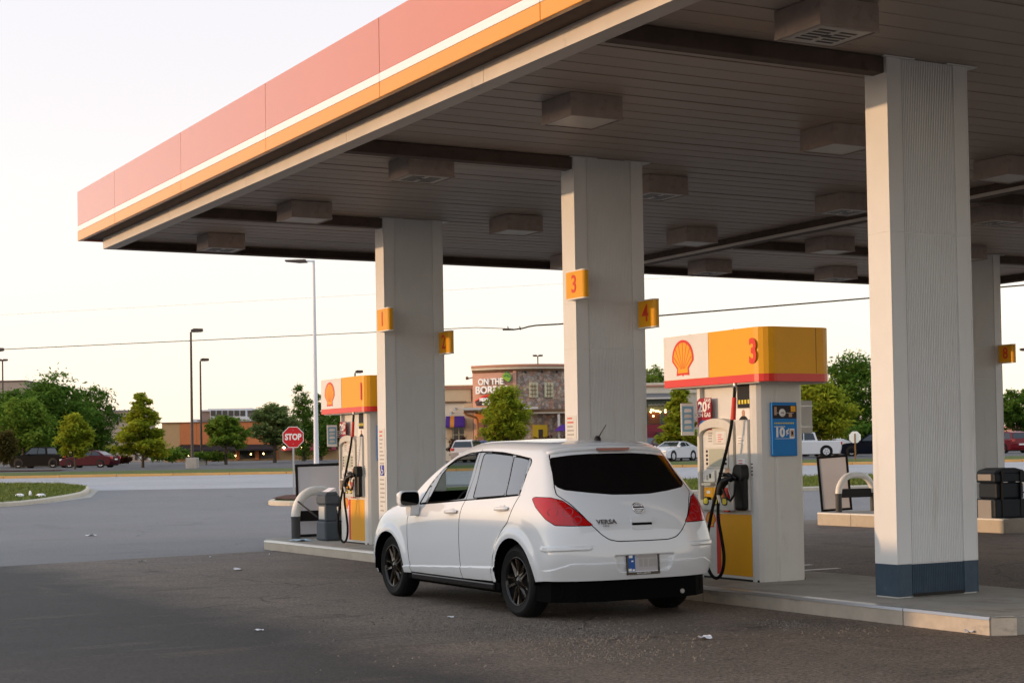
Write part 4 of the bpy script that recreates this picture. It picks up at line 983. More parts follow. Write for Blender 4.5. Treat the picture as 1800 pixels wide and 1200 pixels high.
def level_cut(bm, fn, region=None):
    """splits the mesh along fn = 0; returns a function face -> inside"""
    bm.verts.ensure_lookup_table(); bm.verts.index_update()
    co = np.array([v.co[:] for v in bm.verts]); d = fn(co)
    d[np.abs(d) < 6e-4] = 0
    D = {v: d[i] for i, v in enumerate(bm.verts)}
    ed = [e for e in bm.edges if D[e.verts[0]] * D[e.verts[1]] < 0]
    if region is not None: ed = [e for e in ed if region(e.verts[0].co) and region(e.verts[1].co)]
    fs = set()
    for e in ed:
        a, b = e.verts; da, db = D[a], D[b]
        for f in e.link_faces: fs.add(f)
        ne, nv = bmesh.utils.edge_split(e, a, da / (da - db)); D[nv] = 0.
    for f in list(fs):
        todo = [f]
        while todo:
            g = todo.pop()
            if not g.is_valid: continue
            zs = [v for v in g.verts if D.get(v, 1) == 0.]
            done = False
            for i in range(len(zs)):
                for j in range(i + 1, len(zs)):
                    a, b = zs[i], zs[j]
                    if any(b in e.verts for e in a.link_edges if g in e.link_faces): continue
                    vs = list(g.verts); ia, ib = vs.index(a), vs.index(b)
                    s1 = [D[v] for v in (vs[ia + 1:ib] if ia < ib else vs[ia + 1:] + vs[:ib])]
                    s2 = [D[v] for v in (vs[ib + 1:] + vs[:ia] if ia < ib else vs[ib + 1:ia])]
                    if not s1 or not s2: continue
                    if (max(s1) > 0) == (max(s2) > 0) and (min(s1) < 0) == (min(s2) < 0): continue
                    try: nf, _ = bmesh.utils.face_split(g, a, b)
                    except Exception: continue
                    todo += [g, nf]; done = True; break
                if done: break
    return None

WR, WF = (-.05, .315), (2.60, .315)            # axle centres (x, z)
def side_xz(co): return co[:, [0, 2]]
def is_side(c): return abs(c.y) > .42
def ellipse_fn(c, rx, rz):
    return lambda co: (np.hypot((co[:, 0] - c[0]) / rx, (co[:, 2] - c[1]) / rz) - 1) * min(rx, rz)
ARCH = [((-.07, .345), .345, .345), ((2.615, .315), .378, .347)]
DLO = rounded([(1.945, .935), (1.82, 1.115), (1.60, 1.285), (1.40, 1.385), (1.14, 1.432), (.90, 1.443), (.73, 1.442), (.47, 1.431), (.185, 1.404), (-.085, 1.372), (-.12, 1.335), (-.105, 1.24), (-.128, 1.052), (.30, 1.024), (1.008, .987), (1.48, .960)], .03)
PANES = {
 'f': rounded([(1.735, .967), (1.60, 1.225), (1.50, 1.312), (1.298, 1.392), (.958, 1.416), (.952, 1.24), (.940, 1.020), (1.343, .990)], .02),
 't': rounded([(1.90, .958), (1.80, 1.10), (1.76, 1.12), (1.775, .964)], .01),
 'r': rounded([(.825, 1.418), (.62, 1.415), (.257, 1.392), (.211, 1.237), (.163, 1.055), (.45, 1.040), (.765, 1.024), (.80, 1.23)], .02),
 'q': rounded([(.225, 1.384), (.093, 1.375), (-.050, 1.356), (-.066, 1.22), (-.088, 1.068), (.130, 1.056)], .015)}
GAP_FR = [(.91, 1.46), (.885, 1.23), (.90, 1.03), (.905, 1.0), (.950, .93), (.985, .83), (1.0, .65), (.992, .45), (.965, .28)]
GAP_F = [(1.97, .95), (2.10, .90), (2.155, .80), (2.157, .70), (2.150, .56), (2.132, .40), (2.10, .28)]
GAP_R = [(-.128, 1.06), (-.089, .995), (-.032, .903), (.02, .822), (.14, .74), (.228, .654), (.275, .54), (.315, .376), (.345, .29)]
DOOR_F = GAP_F + GAP_FR[::-1]
SILL_F, SILL_R = [(2.10, .28), (.965, .28)], [(.965, .28), (.345, .29)]
RWIN = rounded([(0, 1.403), (.20, 1.404), (.40, 1.394), (.575, 1.374), (.60, 1.33), (.62, 1.24), (.648, 1.16), (.640, 1.125), (.59, 1.098), (.40, 1.073), (.19, 1.052), (0, 1.049), (-.3, 1.049), (-.3, 1.403)], .012)
HATCH = rounded([(-.3, 1.455), (.30, 1.455), (.560, 1.432), (.585, 1.38), (.615, 1.24), (.66, 1.13), (.675, 1.06), (.60, .985), (.475, .805), (.40, .725), (.335, .680), (.25, .662), (0, .660), (-.3, .660)], .02)
def tl(x, y, z): return ((x + abs(y)) / math.sqrt(2), z)
TAIL = rounded([tl(-.369, .790, 1.040), tl(-.518, .72, 1.037), tl(-.590, .645, 1.010), tl(-.655, .582, .95), tl(-.73, .52, .867), tl(-.775, .466, .805), tl(-.70, .64, .807), tl(-.646, .747, .812), tl(-.565, .795, .862), tl(-.42, .812, .962), tl(-.34, .800, 1.03)], .01)
PLATE_REC = rounded([(-.3, .558), (.305, .558), (.25, .395), (-.3, .395)], .03)

def car_body(root):
    me = car_shell(); bm = bmesh.new(); bm.from_mesh(me); bpy.data.meshes.remove(me)
    bm.normal_update()
    rear_pt = lambda c: c.x < -.12
    side_reg = lambda c: abs(c.y) > .42
    # --- shape details pushed into the sheet metal before cutting
    def arr(): return np.array([v.co[:] for v in bm.verts])
    co = arr()
    for (c, rx, rz) in ARCH:
        dd = (np.hypot((co[:, 0] - c[0]) / rx, (co[:, 2] - c[1]) / rz) - 1) * rx
        for v, q in zip(bm.verts, dd):
            if abs(v.co.y) > .5 and v.co.z < .95 and q > -.02:
                v.co.y += math.copysign(.022 * math.exp(-(max(0, q - .045) / .030) ** 2) * min(1, max(0, (.95 - v.co.z) / .2)), v.co.y)
    mold = lambda c: c[:, 2] - (.412 + (.382 - c[:, 0]) * .0433)
    zone = lambda c: abs(c.y) > .5 and .25 < c.x < 2.25 and c.z < .6
    level_cut(bm, mold, zone); level_cut(bm, lambda c: mold(c) - .014, zone)
    for v in bm.verts:
        if zone(v.co) and v.co.z - (.412 + (.382 - v.co.x) * .0433) < .001: v.co.y += math.copysign(.014, v.co.y)
    # rear bumper step and reflector strips, number plate recess
    bz = lambda c: c.x < -.50 and c.z < .66
    step = lambda c: c[:, 2] - np.where(np.abs(c[:, 1]) < .66, .487, .487 - .06 * np.clip((np.abs(c[:, 1]) - .66) / .16, 0, 1))
    level_cut(bm, step, bz); level_cut(bm, lambda c: step(c) - .012, bz)
    co = arr(); sv = step(co)
    for v, q in zip(bm.verts, sv):
        if bz(v.co) and q < .001:
            k = min(1, max(0, (-.50 - v.co.x) / .12)); n = Vector((v.co.x + .3, v.co.y * .6, 0)).normalized(); v.co += n * .011 * k
    ref = rounded([(.47, .642), (.50, .598), (.84, .590), (.862, .632), (.84, .640)], .012)
    rf = lambda c: poly_sd(np.stack([np.abs(c[:, 1]) - (c[:, 0] + .80) * .0, c[:, 2]], 1), ref)
    rzn = lambda c: c.x < -.55 and .5 < c.z < .7
    level_cut(bm, rf, rzn); level_cut(bm, lambda c: rf(c) + .008, rzn)
    co = arr(); q = rf(co)
    for v, d in zip(bm.verts, q):
        if rzn(v.co) and d < -.007:
            n = Vector((v.co.x + .3, v.co.y * .6, 0)).normalized(); v.co += n * .010
    pr_ = lambda c: poly_sd(np.stack([np.abs(c[:, 1]), c[:, 2]], 1), PLATE_REC)
    pz = lambda c: c.x < -.7 and c.z < .66
    level_cut(bm, pr_, pz); level_cut(bm, lambda c: pr_(c) + .016, pz)
    co = arr(); q = pr_(co)
    for v, d in zip(bm.verts, q):
        if pz(v.co) and d < -.015: v.co.x += .030
    # --- openings and seams
    for (c, rx, rz) in ARCH:
        fn = ellipse_fn(c, rx, rz); level_cut(bm, fn, side_reg)
        bm.faces.ensure_lookup_table()
        kill = [f for f in bm.faces if abs(f.calc_center_median().y) > .42 and fn(np.array([f.calc_center_median()[:]]))[0] < 0]
        bmesh.ops.delete(bm, geom=kill, context='FACES')
    sfn = lambda poly: (lambda c: poly_sd(c[:, [0, 2]], poly))
    lfn = lambda pl, h: (lambda c: line_d(c[:, [0, 2]], pl) - h)
    rfn = lambda poly: (lambda c: poly_sd(np.stack([np.abs(c[:, 1]), c[:, 2]], 1), poly))
    tfn = lambda c: poly_sd(np.stack([(c[:, 0] + np.abs(c[:, 1])) / math.sqrt(2), c[:, 2]], 1), TAIL)
    level_cut(bm, sfn(DLO), side_reg)
    for k, pl in PANES.items():
        level_cut(bm, sfn(pl), side_reg); level_cut(bm, lambda c, pl=pl: poly_sd(c[:, [0, 2]], pl) - .010, side_reg)
    for g in (GAP_FR, GAP_F, GAP_R):
        zz = [p[1] for p in g[::-1]]; xx = [p[0] for p in g[::-1]]
        level_cut(bm, lambda c: c[:, 0] - np.interp(c[:, 2], zz, xx), lambda c: side_reg(c) and c.z < zz[-1] + .02)
        level_cut(bm, lfn(g, .0048), side_reg)
    level_cut(bm, lambda c: c[:, 2] - .281, lambda c: side_reg(c) and .2 < c.x < 2.3)
    for g in (SILL_F, SILL_R): level_cut(bm, lfn(g, .0048), side_reg)
    tz = lambda c: c.x < -.2 and .7 < c.z < 1.12
    level_cut(bm, tfn, tz); level_cut(bm, lambda c: tfn(c) - .006, tz)
    hz_ = lambda c: c.x < -.12 and c.z > .6
    level_cut(bm, rfn(HATCH), hz_); level_cut(bm, lambda c: rfn(HATCH)(c) + .0085, hz_)
    level_cut(bm, rfn(RWIN), lambda c: c.x < -.15 and c.z > .95)
    WSH = rounded([(-.3, 1.47), (.50, 1.43), (.545, 1.39), (.64, 1.12), (.64, 1.06), (.4, 1.055), (-.3, 1.065)], .03)
    wz = lambda c: c.x > 1.2 and c.z > 1.0
    level_cut(bm, rfn(WSH), wz)
    HEADL = rounded([(.44, .645), (.70, .700), (.755, .80), (.66, .79), (.50, .735)], .02); GRILLE = rounded([(-.2, .70), (.36, .685), (.30, .585), (-.2, .585)], .03); INTAKE = rounded([(-.2, .43), (.46, .42), (.52, .30), (-.2, .28)], .03)
    fz = lambda c: c.x > 2.85
    for pl_ in (HEADL, GRILLE, INTAKE): level_cut(bm, rfn(pl_), fz)
    bm.normal_update(); bm.faces.ensure_lookup_table(); bm.faces.index_update()
    C = np.array([f.calc_center_median()[:] for f in bm.faces]); N_ = np.array([f.normal[:] for f in bm.faces])
    side = np.abs(C[:, 1]) > .42; xz = C[:, [0, 2]]; ayz = np.stack([np.abs(C[:, 1]), C[:, 2]], 1)
    lab = np.array(['body'] * len(C), dtype=object)
    left = C[:, 1] > 0
    dlo = side & (poly_sd(xz, DLO) < 0) & (C[:, 2] > .9)
    dF = poly_sd(xz, GAP_F + GAP_FR[::-1] + [(1.4, 1.45)]) < 0
    inF = side & ((poly_sd(xz, GAP_F + [(.965, .28)] + GAP_FR[::-1][1:-1] + [(.905, 1.0)] + [(1.0, .985), (1.95, .94)]) < 0))
    inR = side & (poly_sd(xz, GAP_R + [(.965, .28)] + GAP_FR[::-1][1:] + [(.3, 1.03)]) < 0) & (C[:, 2] < 1.06)
    fr = np.interp(C[:, 2], [p[1] for p in GAP_FR[::-1]], [p[0] for p in GAP_FR[::-1]])
    lab[inF & (C[:, 0] > fr) & (C[:, 0] < 2.3)] = 'doorF'
    lab[inR & (C[:, 0] < fr)] = 'doorR'
    lab[dlo & (C[:, 0] > fr)] = 'frameF'; lab[dlo & (C[:, 0] <= fr)] = 'frameR'
    for k, pl in PANES.items():
        d = poly_sd(xz, pl); lab[side & (d < 0) & (C[:, 2] > .9)] = 'pane_' + k
        lab[side & (d >= 0) & (d < .010) & dlo] = 'gap'
    lab[dlo & (np.abs(poly_sd(xz, DLO)) < .012)] = 'gap'
    rr = (C[:, 0] < -.12) & (C[:, 2] > .6)
    dh = poly_sd(ayz, HATCH); lab[rr & (dh < -.0085)] = 'hatch'; lab[rr & (dh >= -.0085) & (dh < 0)] = 'gap'
    lab[rr & (poly_sd(ayz, RWIN) < 0) & (C[:, 2] > .95)] = 'rwin'
    tt = tfn(C); tzz = (C[:, 0] < -.2) & (C[:, 2] > .7) & (C[:, 2] < 1.12)
    lab[tzz & (tt < .006)] = 'gap'; lab[tzz & (tt < 0)] = 'tail'
    lab[(C[:, 0] > 1.2) & (C[:, 2] > 1.03) & (poly_sd(ayz, WSH) < 0)] = 'wsh'
    for g, cond in ((GAP_FR, side), (GAP_F, side), (GAP_R, side), (SILL_F, side), (SILL_R, side)):
        d = line_d(xz, g); lab[cond & (d < .0048) & ~np.char.startswith(lab.astype(str), 'pane')] = 'gap'
    fr_ = C[:, 0] > 2.85
    for nm_, pl_ in (('headl', HEADL), ('grille', GRILLE), ('intake', INTAKE)): lab[fr_ & (poly_sd(ayz, pl_) < 0)] = nm_
    for i, f in enumerate(bm.faces): f.smooth = True
    # smooth normals of the uncut surface, kept on every split piece
    def piece(name, sel, mats, parent, push=0., solid=False):
        idx = np.nonzero(sel)[0]
        if name == 'window_frame':            # one object per connected bar
            left_ = set(idx.tolist()); groups = []
            while left_:
                st = [left_.pop()]; g = list(st)
                while st:
                    for e in bm.faces[st.pop()].edges:
                        for f in e.link_faces:
                            if f.index in left_: left_.discard(f.index); st.append(f.index); g.append(f.index)
                groups.append(g)
            o = None
            for g in groups:
                if len(g) < 4: continue
                s2 = np.zeros(len(lab), bool); s2[g] = True; o = piece('window_bar', s2, mats, parent, push)
            return o
        mp = {}; mb = MB()
        V = []; Nn = []
        for i in idx:
            f = bm.faces[i]; q = []
            for v in f.verts:
                if v not in mp: mp[v] = len(V); V.append(v.co + v.normal * push); Nn.append(v.normal[:])
                q.append(mp[v])
            mb.f.append(q); mb.mi.append(0); mb.sm.append(True)
        mb.v = [tuple(p) for p in V]
        me = mesh_from(name, mb, mats)
        try: me.normals_split_custom_set_from_vertices(Nn)
        except Exception: pass
        return obj(name, me, None, parent)
    P = {}
    P['body'] = piece('body', lab == 'body', 'car_white', root)
    P['gap'] = piece('panel_gap', lab == 'gap', 'car_gap', root, -.006)
    for s_, nm in ((True, 'left'), (False, 'right')):
        h = left == s_
        dfo = piece('door', (lab == 'doorF') & h, 'car_white', root); tag(dfo, 'front %s door%s' % (nm, ' with its window rolled down' if s_ else ''))
        dro = piece('door', (lab == 'doorR') & h, 'car_white', root); tag(dro, 'rear %s door with tinted glass' % nm)
        piece('window_frame', (lab == 'frameF') & h, 'frame_black', dfo); piece('window_frame', (lab == 'frameR') & h, 'frame_black', dro)
        (None if s_ else piece('window', (lab == 'pane_f') & h, 'glass_clear', dfo, -.004)); piece('mirror_triangle', (lab == 'pane_t') & h, 'frame_black', dfo, -.001)
        piece('window', (lab == 'pane_r') & h, 'glass_tint', dro, -.004); piece('window', (lab == 'pane_q') & h, 'glass_tint', dro, -.004)
        t_ = piece('tail_light', (lab == 'tail') & h, 'lens_red', root, .003); P['tail' + nm] = t_
        P['dF' + nm], P['dR' + nm] = dfo, dro
    P['hatch'] = piece('tailgate', lab == 'hatch', 'car_white', root)
    piece('rear_window', lab == 'rwin', 'glass_dark', P['hatch'], -.002)
    piece('grille', lab == 'grille', 'black_gloss', root); piece('air_intake', lab == 'intake', 'car_gap', root)
    for h in (left, ~left): piece('headlight', (lab == 'headl') & h, 'headlamp', root, .002)
    piece('windscreen', lab == 'wsh', 'glass_clear', root, -.003)
    bvh = __import__('mathutils.bvhtree', fromlist=['BVHTree']).BVHTree.FromBMesh(bm)
    P['bvh'] = bvh
    return P, bm

def wheel_at(root, x, y, sgn):
    """one wheel: tyre with rim, five split spokes and hub; built facing +y"""
    W = bpy.data.objects.new('wheel', None); COL.objects.link(W); W.parent = root; W.location = (x, y, .315); W.empty_display_size = .1
    if sgn < 0: W.rotation_euler = (0, 0, math.pi)
    W.rotation_euler.rotate_axis('Y', random.uniform(0, 1))
    return W
def make_wheel_meshes():
    t = MB(); prof = [(.205, -.18), (.250, -.195), (.292, -.188), (.310, -.165), (.3155, -.10), (.310, -.035), (.298, -.012), (.276, .002), (.262, .004), (.258, .001), (.235, -.002), (.214, -.008), (.207, -.016)]
    t.lathe(prof, (0, 0, 0), 'y', 56)
    for k in range(56):                                # tread blocks
        a = 2 * math.pi * k / 56
        for (y0, y1, da) in ((-.155, -.10, 0), (-.095, -.045, .05)):
            b = MB(); b.box(-.011, .011, y0, y1, .312, .3185); b.xf(Matrix.Rotation(a + da, 4, 'Y')); t.add(b.v, b.f)
    r = MB(); r.lathe([(.212, -.012), (.209, -.004), (.203, -.006), (.196, -.03), (.19, -.12), (.19, -.15)], (0, 0, 0), 'y', 48)
    r.lathe([(.19, -.15), (.001, -.15)], (0, 0, 0), 'y', 32)
    sp = MB()
    for k in range(5):
        a0 = 2 * math.pi * k / 5
        b = MB()
        for s_ in (-1, 1):
            q = [(s_ * .006, .05), (s_ * .030, .05), (s_ * .052, .198), (s_ * .030, .198), (s_ * .012, .11)]
            n = len(q)
            dish = lambda rr: -.016 - .018 * (1 - abs(rr - .12) / .08) if rr > .04 else -.03
            v = [(p[0], dish(p[1]), p[1]) for p in q] + [(p[0] * 1.25, dish(p[1]) - .035, p[1]) for p in q]
            f = [tuple(range(n)), tuple(range(n, 2 * n))] + [(i, (i + 1) % n, n + (i + 1) % n, n + i) for i in range(n)]
            b.add(v, f)
        b.xf(Matrix.Rotation(a0, 4, 'Y')); sp.add(b.v, b.f)
    h = MB(); h.lathe([(.001, -.012), (.026, -.013), (.034, -.018), (.058, -.030), (.062, -.06)], (0, 0, 0), 'y', 24)
    for k in range(4):
        a = 2 * math.pi * k / 4 + .4; h.lathe([(.001, -.02), (.009, -.021), (.009, -.04)], (.045 * math.cos(a), 0, .045 * math.sin(a)), 'y', 8)
    return [('tyre', mesh_from('tyre', t, 'rubber')), ('rim', mesh_from('rim', r, 'wheel_black')), ('spokes', mesh_from('spokes', sp, 'wheel_sun_tint')), ('hub', mesh_from('hub', h, 'wheel_black'))]

def build_hatchback():
    S = 1.0186; yw = .0197
    root = thing('hatchback_car', 'white five-door hatchback with black wheels parked beside the nearer pump', 'car', (7.734 * S, 12.509 * S, 0), math.pi / 2 - yw, scale=S)
    P, bm = car_body(root); bvh = P['bvh']
    def surf_rear(y, z, out=0.):
        h = bvh.ray_cast(Vector((-2, y, z)), Vector((1, 0, 0)))
        return h[0] + h[1] * (out if h[1].x < 0 else -out), (h[1] if h[1].x < 0 else -h[1])
    def surf_side(x, z, out=0., sg=1):
        h = bvh.ray_cast(Vector((x, 2 * sg, z)), Vector((0, -sg, 0)))
        n = h[1] if h[1].y * sg > 0 else -h[1]
        return h[0] + n * out, n
    # wheels and wells
    wm = make_wheel_meshes()
    for me in [m_ for _, m_ in wm]: recalc(me)
    for (x, ax) in ((WR[0], 0), (WF[0], 1)):
        for sg in (1, -1):
            W = wheel_at(root, x, sg * .812, sg)
            parts = {}
            for nm, me in wm: parts[nm] = obj(nm, me, None, W)
            parts['spokes'].parent = parts['hub'].parent = parts['rim']
            b = MB(); c, rx, rz = ARCH[ax]
            n = 28; arc = [(c[0] + rx * 1.0 * math.cos(a), c[1] + rz * math.sin(a)) for a in [math.pi * (1.04 - 1.08 * k / (n - 1)) for k in range(n)]]
            vs = [(p[0], sg * .83, p[1]) for p in arc] + [(p[0], sg * .45, p[1]) for p in arc]
            b.add(vs, [(i, i + 1, n + i + 1, n + i) for i in range(n - 1)] + [tuple(range(n, 2 * n))], True)
            obj('wheel_well', b, 'car_gap', root)
            lp = MB(); o2 = [(c[0] + rx * 1.012 * math.cos(a), c[1] + rz * 1.012 * math.sin(a)) for a in [math.pi * (1.16 - 1.32 * k / (n - 1)) for k in range(n)]]
    # underside, sills
    u = MB(); u.box(-.66, 3.2, -.70, .70, .17, .34, .04); hp = [(.3, .78), (-.42, .785), (-.58, .765), (-.71, .60), (-.765, .40), (-.78, 0)]; u.prism(hp + [(x, -y) for x, y in hp[-2::-1]], 'z', .165, .37); u.box(.28, 2.25, -.80, .80, .205, .292, .02)
    obj('underbody', u, 'car_gap', root)
    e = MB(); e.tube([(-.775, -.42, .215), (-.40, -.42, .215)], .020, 12); obj('exhaust_pipe', e, 'bin_side', root)
    for sg in (1, -1): sl = MB(); sl.box(.36, 2.12, sg * .79, sg * .822, .215, .275, .018); obj('sill', sl, 'black_gloss', root)
    # tail light cells
    for sg, nm in ((1, 'left'), (-1, 'right')):
        tlp = P['tail' + nm]
        for (t0, z0, rr, mm, k) in ((-.02, .918, .040, 'lens_clear', 1.), (-.098, .852, .036, 'lens_clear', .95), (.105, .915, .036, 'lens_deep', 1.35), (.05, .978, .026, 'lens_bright', 2.0)):
            b = MB(); ring = []; n = 18
            ok = True
            for q in range(n):
                a = 2 * math.pi * q / n; t = t0 + rr * k * math.cos(a); z = z0 + rr * math.sin(a)
                o_ = Vector((0, 0, z)) + Vector((1, sg, 0)) * (t / math.sqrt(2)) + Vector((-1, sg, 0)) * 2
                h = bvh.ray_cast(o_, Vector((1, -sg, 0)).normalized())
                if h[0] is None: ok = False; break
                nn = h[1] if h[1].dot(Vector((-1, sg, 0))) > 0 else -h[1]
                ring.append(h[0] + nn * .0036)
            if ok:
                b.add(ring, [tuple(range(n))]); obj('lens_cell', b, mm, tlp)
    # third brake light, spoiler lip, wiper-less tailgate fittings
    H = P['hatch']
    sp = MB(); zs = [(-.60, 1.425, -.255), (-.50, 1.452, -.285), (-.25, 1.470, -.345), (0, 1.475, -.360), (.25, 1.470, -.345), (.50, 1.452, -.285), (.60, 1.425, -.255)]
    vs = []; 
    for (y, z, x) in zs: vs += [(x + .17, y * .98, z + .018), (x + .02, y, z + .006), (x, y, z - .018), (x + .012, y, z - .050), (x + .13, y * .97, z - .055)]
    n = 5; fs = []
    for i in range(len(zs) - 1):
        for k in range(n):
            fs.append((i * n + k, i * n + (k + 1) % n, (i + 1) * n + (k + 1) % n, (i + 1) * n + k))
    fs += [tuple(range(n)), tuple(range((len(zs) - 1) * n, len(zs) * n))]
    sp.add(vs, fs, True); spo = obj('spoiler', sp, 'car_white', H)
    bmx = bmesh.new(); bmx.from_mesh(spo.data); bmesh.ops.recalc_face_normals(bmx, faces=bmx.faces); bmx.to_mesh(spo.data); bmx.free()
    md = spo.modifiers.new('s', 'SUBSURF'); md.levels = md.render_levels = 2
    bl = MB(); bl.prism(rounded([(-.165, 1.452), (.165, 1.452), (.150, 1.428), (-.150, 1.428)], .012), 'x', -.372, -.33); obj('brake_light', bl, 'lens_deep', H)
    # emblem
    e = MB(); c, nn = surf_rear(0, .932, .010)
    Fm = frame(c, (0, -1, 0), Vector((0, 0, 1)) - nn * nn.z)
    ring = [(.050 * math.cos(a), .046 * math.sin(a), 0) for a in np.linspace(0, 2 * math.pi, 33)]
    e.tube([Fm @ Vector(p) for p in ring], .0075, 8, cap=False)
    b2 = MB(); b2.box(-.056, .056, -.010, .012, -.004, .008, .003); b2.xf(Fm); e.add(b2.v, b2.f)
    obj('emblem', e, 'chrome', H)
    # model lettering
    for (s_, y, z, sz, mm, bo) in (('VERSA', .340, .826, .056, 'chrome', .0012), ('1.8 S', .35, .796, .026, 'steel', .0008)):
        c, nn = surf_rear(y, z, .012); Fm = frame(c, (-.13, -1, 0), Vector((0, 0, 1)) - nn * nn.z)
        text_obj('lettering', s_, sz, mm, Fm, H, depth=.006, bold=bo, xs=1.15)
    # tailgate handle
    hb = MB()
    c, nn = surf_rear(0, .81, .0); up = (Vector((0, 0, 1)) - nn * nn.z).normalized()
    Fm = frame(c, (0, -1, 0), up)
    b = MB(); b.prism(rounded([(-.112, .056), (.112, .056), (.098, -.056), (-.098, -.056)], .02), 'z', -.004, .004); b.xf(Fm); obj('handle_recess', b, 'car_white', H)
    b = MB(); b.prism(rounded([(-.108, .050), (.108, .050), (.103, .002), (-.103, .002)], .018), 'z', .004, .020); b.xf(Fm); obj('handle', b, 'car_white', H)
    b = MB(); b.box(-.098, .098, -.016, .001, .002, .010); b.xf(Fm); obj('handle_slot', b, 'car_gap', H)
    # number plate in its frame
    c, nn = surf_rear(.012, .476, .006); c.x = -.826
    Fm = frame(c, (0, -1, 0), (.05, 0, 1))
    pl = bpy.data.objects.new('number_plate', None); COL.objects.link(pl); pl.parent = root
    b = MB(); b.box(-.152, .152, -.076, .076, 0, .004); b.xf(Fm); obj('plate', b, 'plate_grey', pl)
    b = MB(); b.box(-.150, -.078, -.074, .074, .004, .0055); b.xf(Fm); obj('plate_print', b, 'plate_blue', pl)
    b = MB()
    for (x, y, r_) in ((-.12, .058, .018), (-.105, .02, .010), (-.13, -.052, .016), (-.095, -.055, .012)): b.box(x - r_, x + r_, y - r_ * .6, y + r_ * .6, .0055, .0065)
    b.xf(Fm); obj('plate_print', b, 'print_white', pl)
    b = MB()
    for k in (-.02, .03, .08, .12): b.box(k - .017, k + .017, -.03, .035, .004, .0055)
    b.box(-.06, .13, .045, .062, .004, .0055); b.xf(Fm); obj('plate_print', b, 'print_grey', pl)
    b = MB(); b.box(-.164, .164, .072, .090, 0, .012, .003); b.box(-.164, .164, -.094, -.072, 0, .012, .003); b.box(-.164, -.148, -.094, .090, 0, .0115, .003); b.box(.148, .164, -.094, .090, 0, .0115, .003); b.xf(Fm); obj('plate_frame', b, 'black_gloss', pl)
    t_ = frame(Fm @ Vector((0, -.083, .0125)), (0, -1, 0), (0, 0, 1)); text_obj('plate_lettering', 'AUTO CENTER', .017, 'print_white', t_, pl, depth=.001, xs=1.2)
    # door handles and mirror
    for sg, nm in ((1, 'left'), (-1, 'right')):
        for door, x, z in ((P['dF' + nm], 1.145, .884), (P['dR' + nm], .130, .932)):
            c, nn = surf_side(x, z, .0, sg); b = MB()
            Fm = frame(c, (-1 * sg, 0, .04 * sg), (0, 0, 1))
            if sg > 0:
                b.prism(rounded([(-.060, .036), (.050, .036), (.062, -.030), (-.050, -.036)], .03), 'z', -.002, .0035)
                q = MB(); q.tube([(-.108, .004, .006), (-.098, .004, .022), (-.05, .004, .034), (.05, .004, .034), (.098, .004, .024), (.110, .004, .006)], [.012, .016, .017, .017, .017, .014], 10); b.add(q.v, q.f, True)
            else:
                b.box(-.11, .11, -.014, .018, 0, .034, .012)
            b.xf(Fm); obj('handle', b, 'car_white', door)
        mz = MB(); bm2 = bmesh.new(); bmesh.ops.create_cube(bm2, size=1)
        bmesh.ops.bevel(bm2, geom=bm2.edges[:], offset=.26, segments=4, affect='EDGES', profile=.6)
        for v in bm2.verts:
            if v.co.x > 0: v.co.y *= .82; v.co.z *= .8
        mr = bpy.data.objects.new('wing_mirror', None); COL.objects.link(mr); mr.parent = P['dF' + nm]
        mz.addbm(bm2, True, M4=Matrix.Translation((1.925, sg * .945, 1.000)) @ Matrix.Diagonal((.145, .215, .155, 1)))
        obj('mirror_housing', mz, 'car_white', mr)
        g = MB(); g.prism(rounded([(sg * .945 - .098, .936), (sg * .945 + .098, .936), (sg * .945 + .094, 1.066), (sg * .945 - .094, 1.066)], .05), 'x', 1.846, 1.86); obj('mirror_glass', g, 'glass_dark', mr)
        st = MB(); st.prism(rounded([(1.86, .94), (1.99, .94), (1.975, .83), (1.885, .835)], .02), 'y', sg * .838, sg * .93); obj('mirror_foot', st, 'car_white', mr)
    # aerial
    h = bvh.ray_cast(Vector((-.10, 0, 3)), Vector((0, 0, -1)))[0]
    a = MB(); a.lathe([(.034, -.01), (.030, .02), (.016, .04), (.001, .042)], h[:], 'z', 14); a.tube([h + Vector((-.01, 0, .02)), h + Vector((-.115, -.02, .135))], [.006, .004], 7); obj('aerial', a, 'black', root)
    # lamps at the front and cabin fittings seen through the glass
    cab = MB(); cab.box(.55, 2.25, -.70, .70, .34, .42); cab.box(1.85, 2.25, -.70, .70, .42, .96, .06)
    obj('dashboard', cab, 'interior', root)
    for y in (.37, -.37):
        s_ = MB(); s_.box(1.0, 1.5, y - .25, y + .25, .42, .60, .06)
        q = MB(); q.box(-.07, .07, -.24, .24, 0, .60, .06); q.xf(Matrix.Translation((1.02, y, .52)) @ Matrix.Rotation(-.28, 4, 'Y')); s_.add(q.v, q.f)
        q = MB(); q.box(-.05, .05, -.14, .14, .64, .84, .05); q.xf(Matrix.Translation((1.02, y, .52)) @ Matrix.Rotation(-.28, 4, 'Y')); s_.add(q.v, q.f)
        obj('seat', s_, 'interior', root)
    s_ = MB(); s_.box(.05, .55, -.62, .62, .42, .58, .05); s_.box(-.02, .12, -.62, .62, .55, 1.05, .05); obj('seat', s_, 'interior', root)
    sw = MB(); ring = [(1.66 - .07 * math.sin(a), .37 + .18 * math.cos(a), .92 + .17 * math.sin(a)) for a in np.linspace(0, 2 * math.pi, 25)]
    sw.tube(ring, .014, 8, cap=False); sw.tube([(1.66, .20, .92), (1.66, .54, .92)], .018, 6); sw.tube([(1.66, .37, .92), (1.9, .37, .82)], .03, 8); obj('steering_wheel', sw, 'interior', root)
    bm.free()
    return root
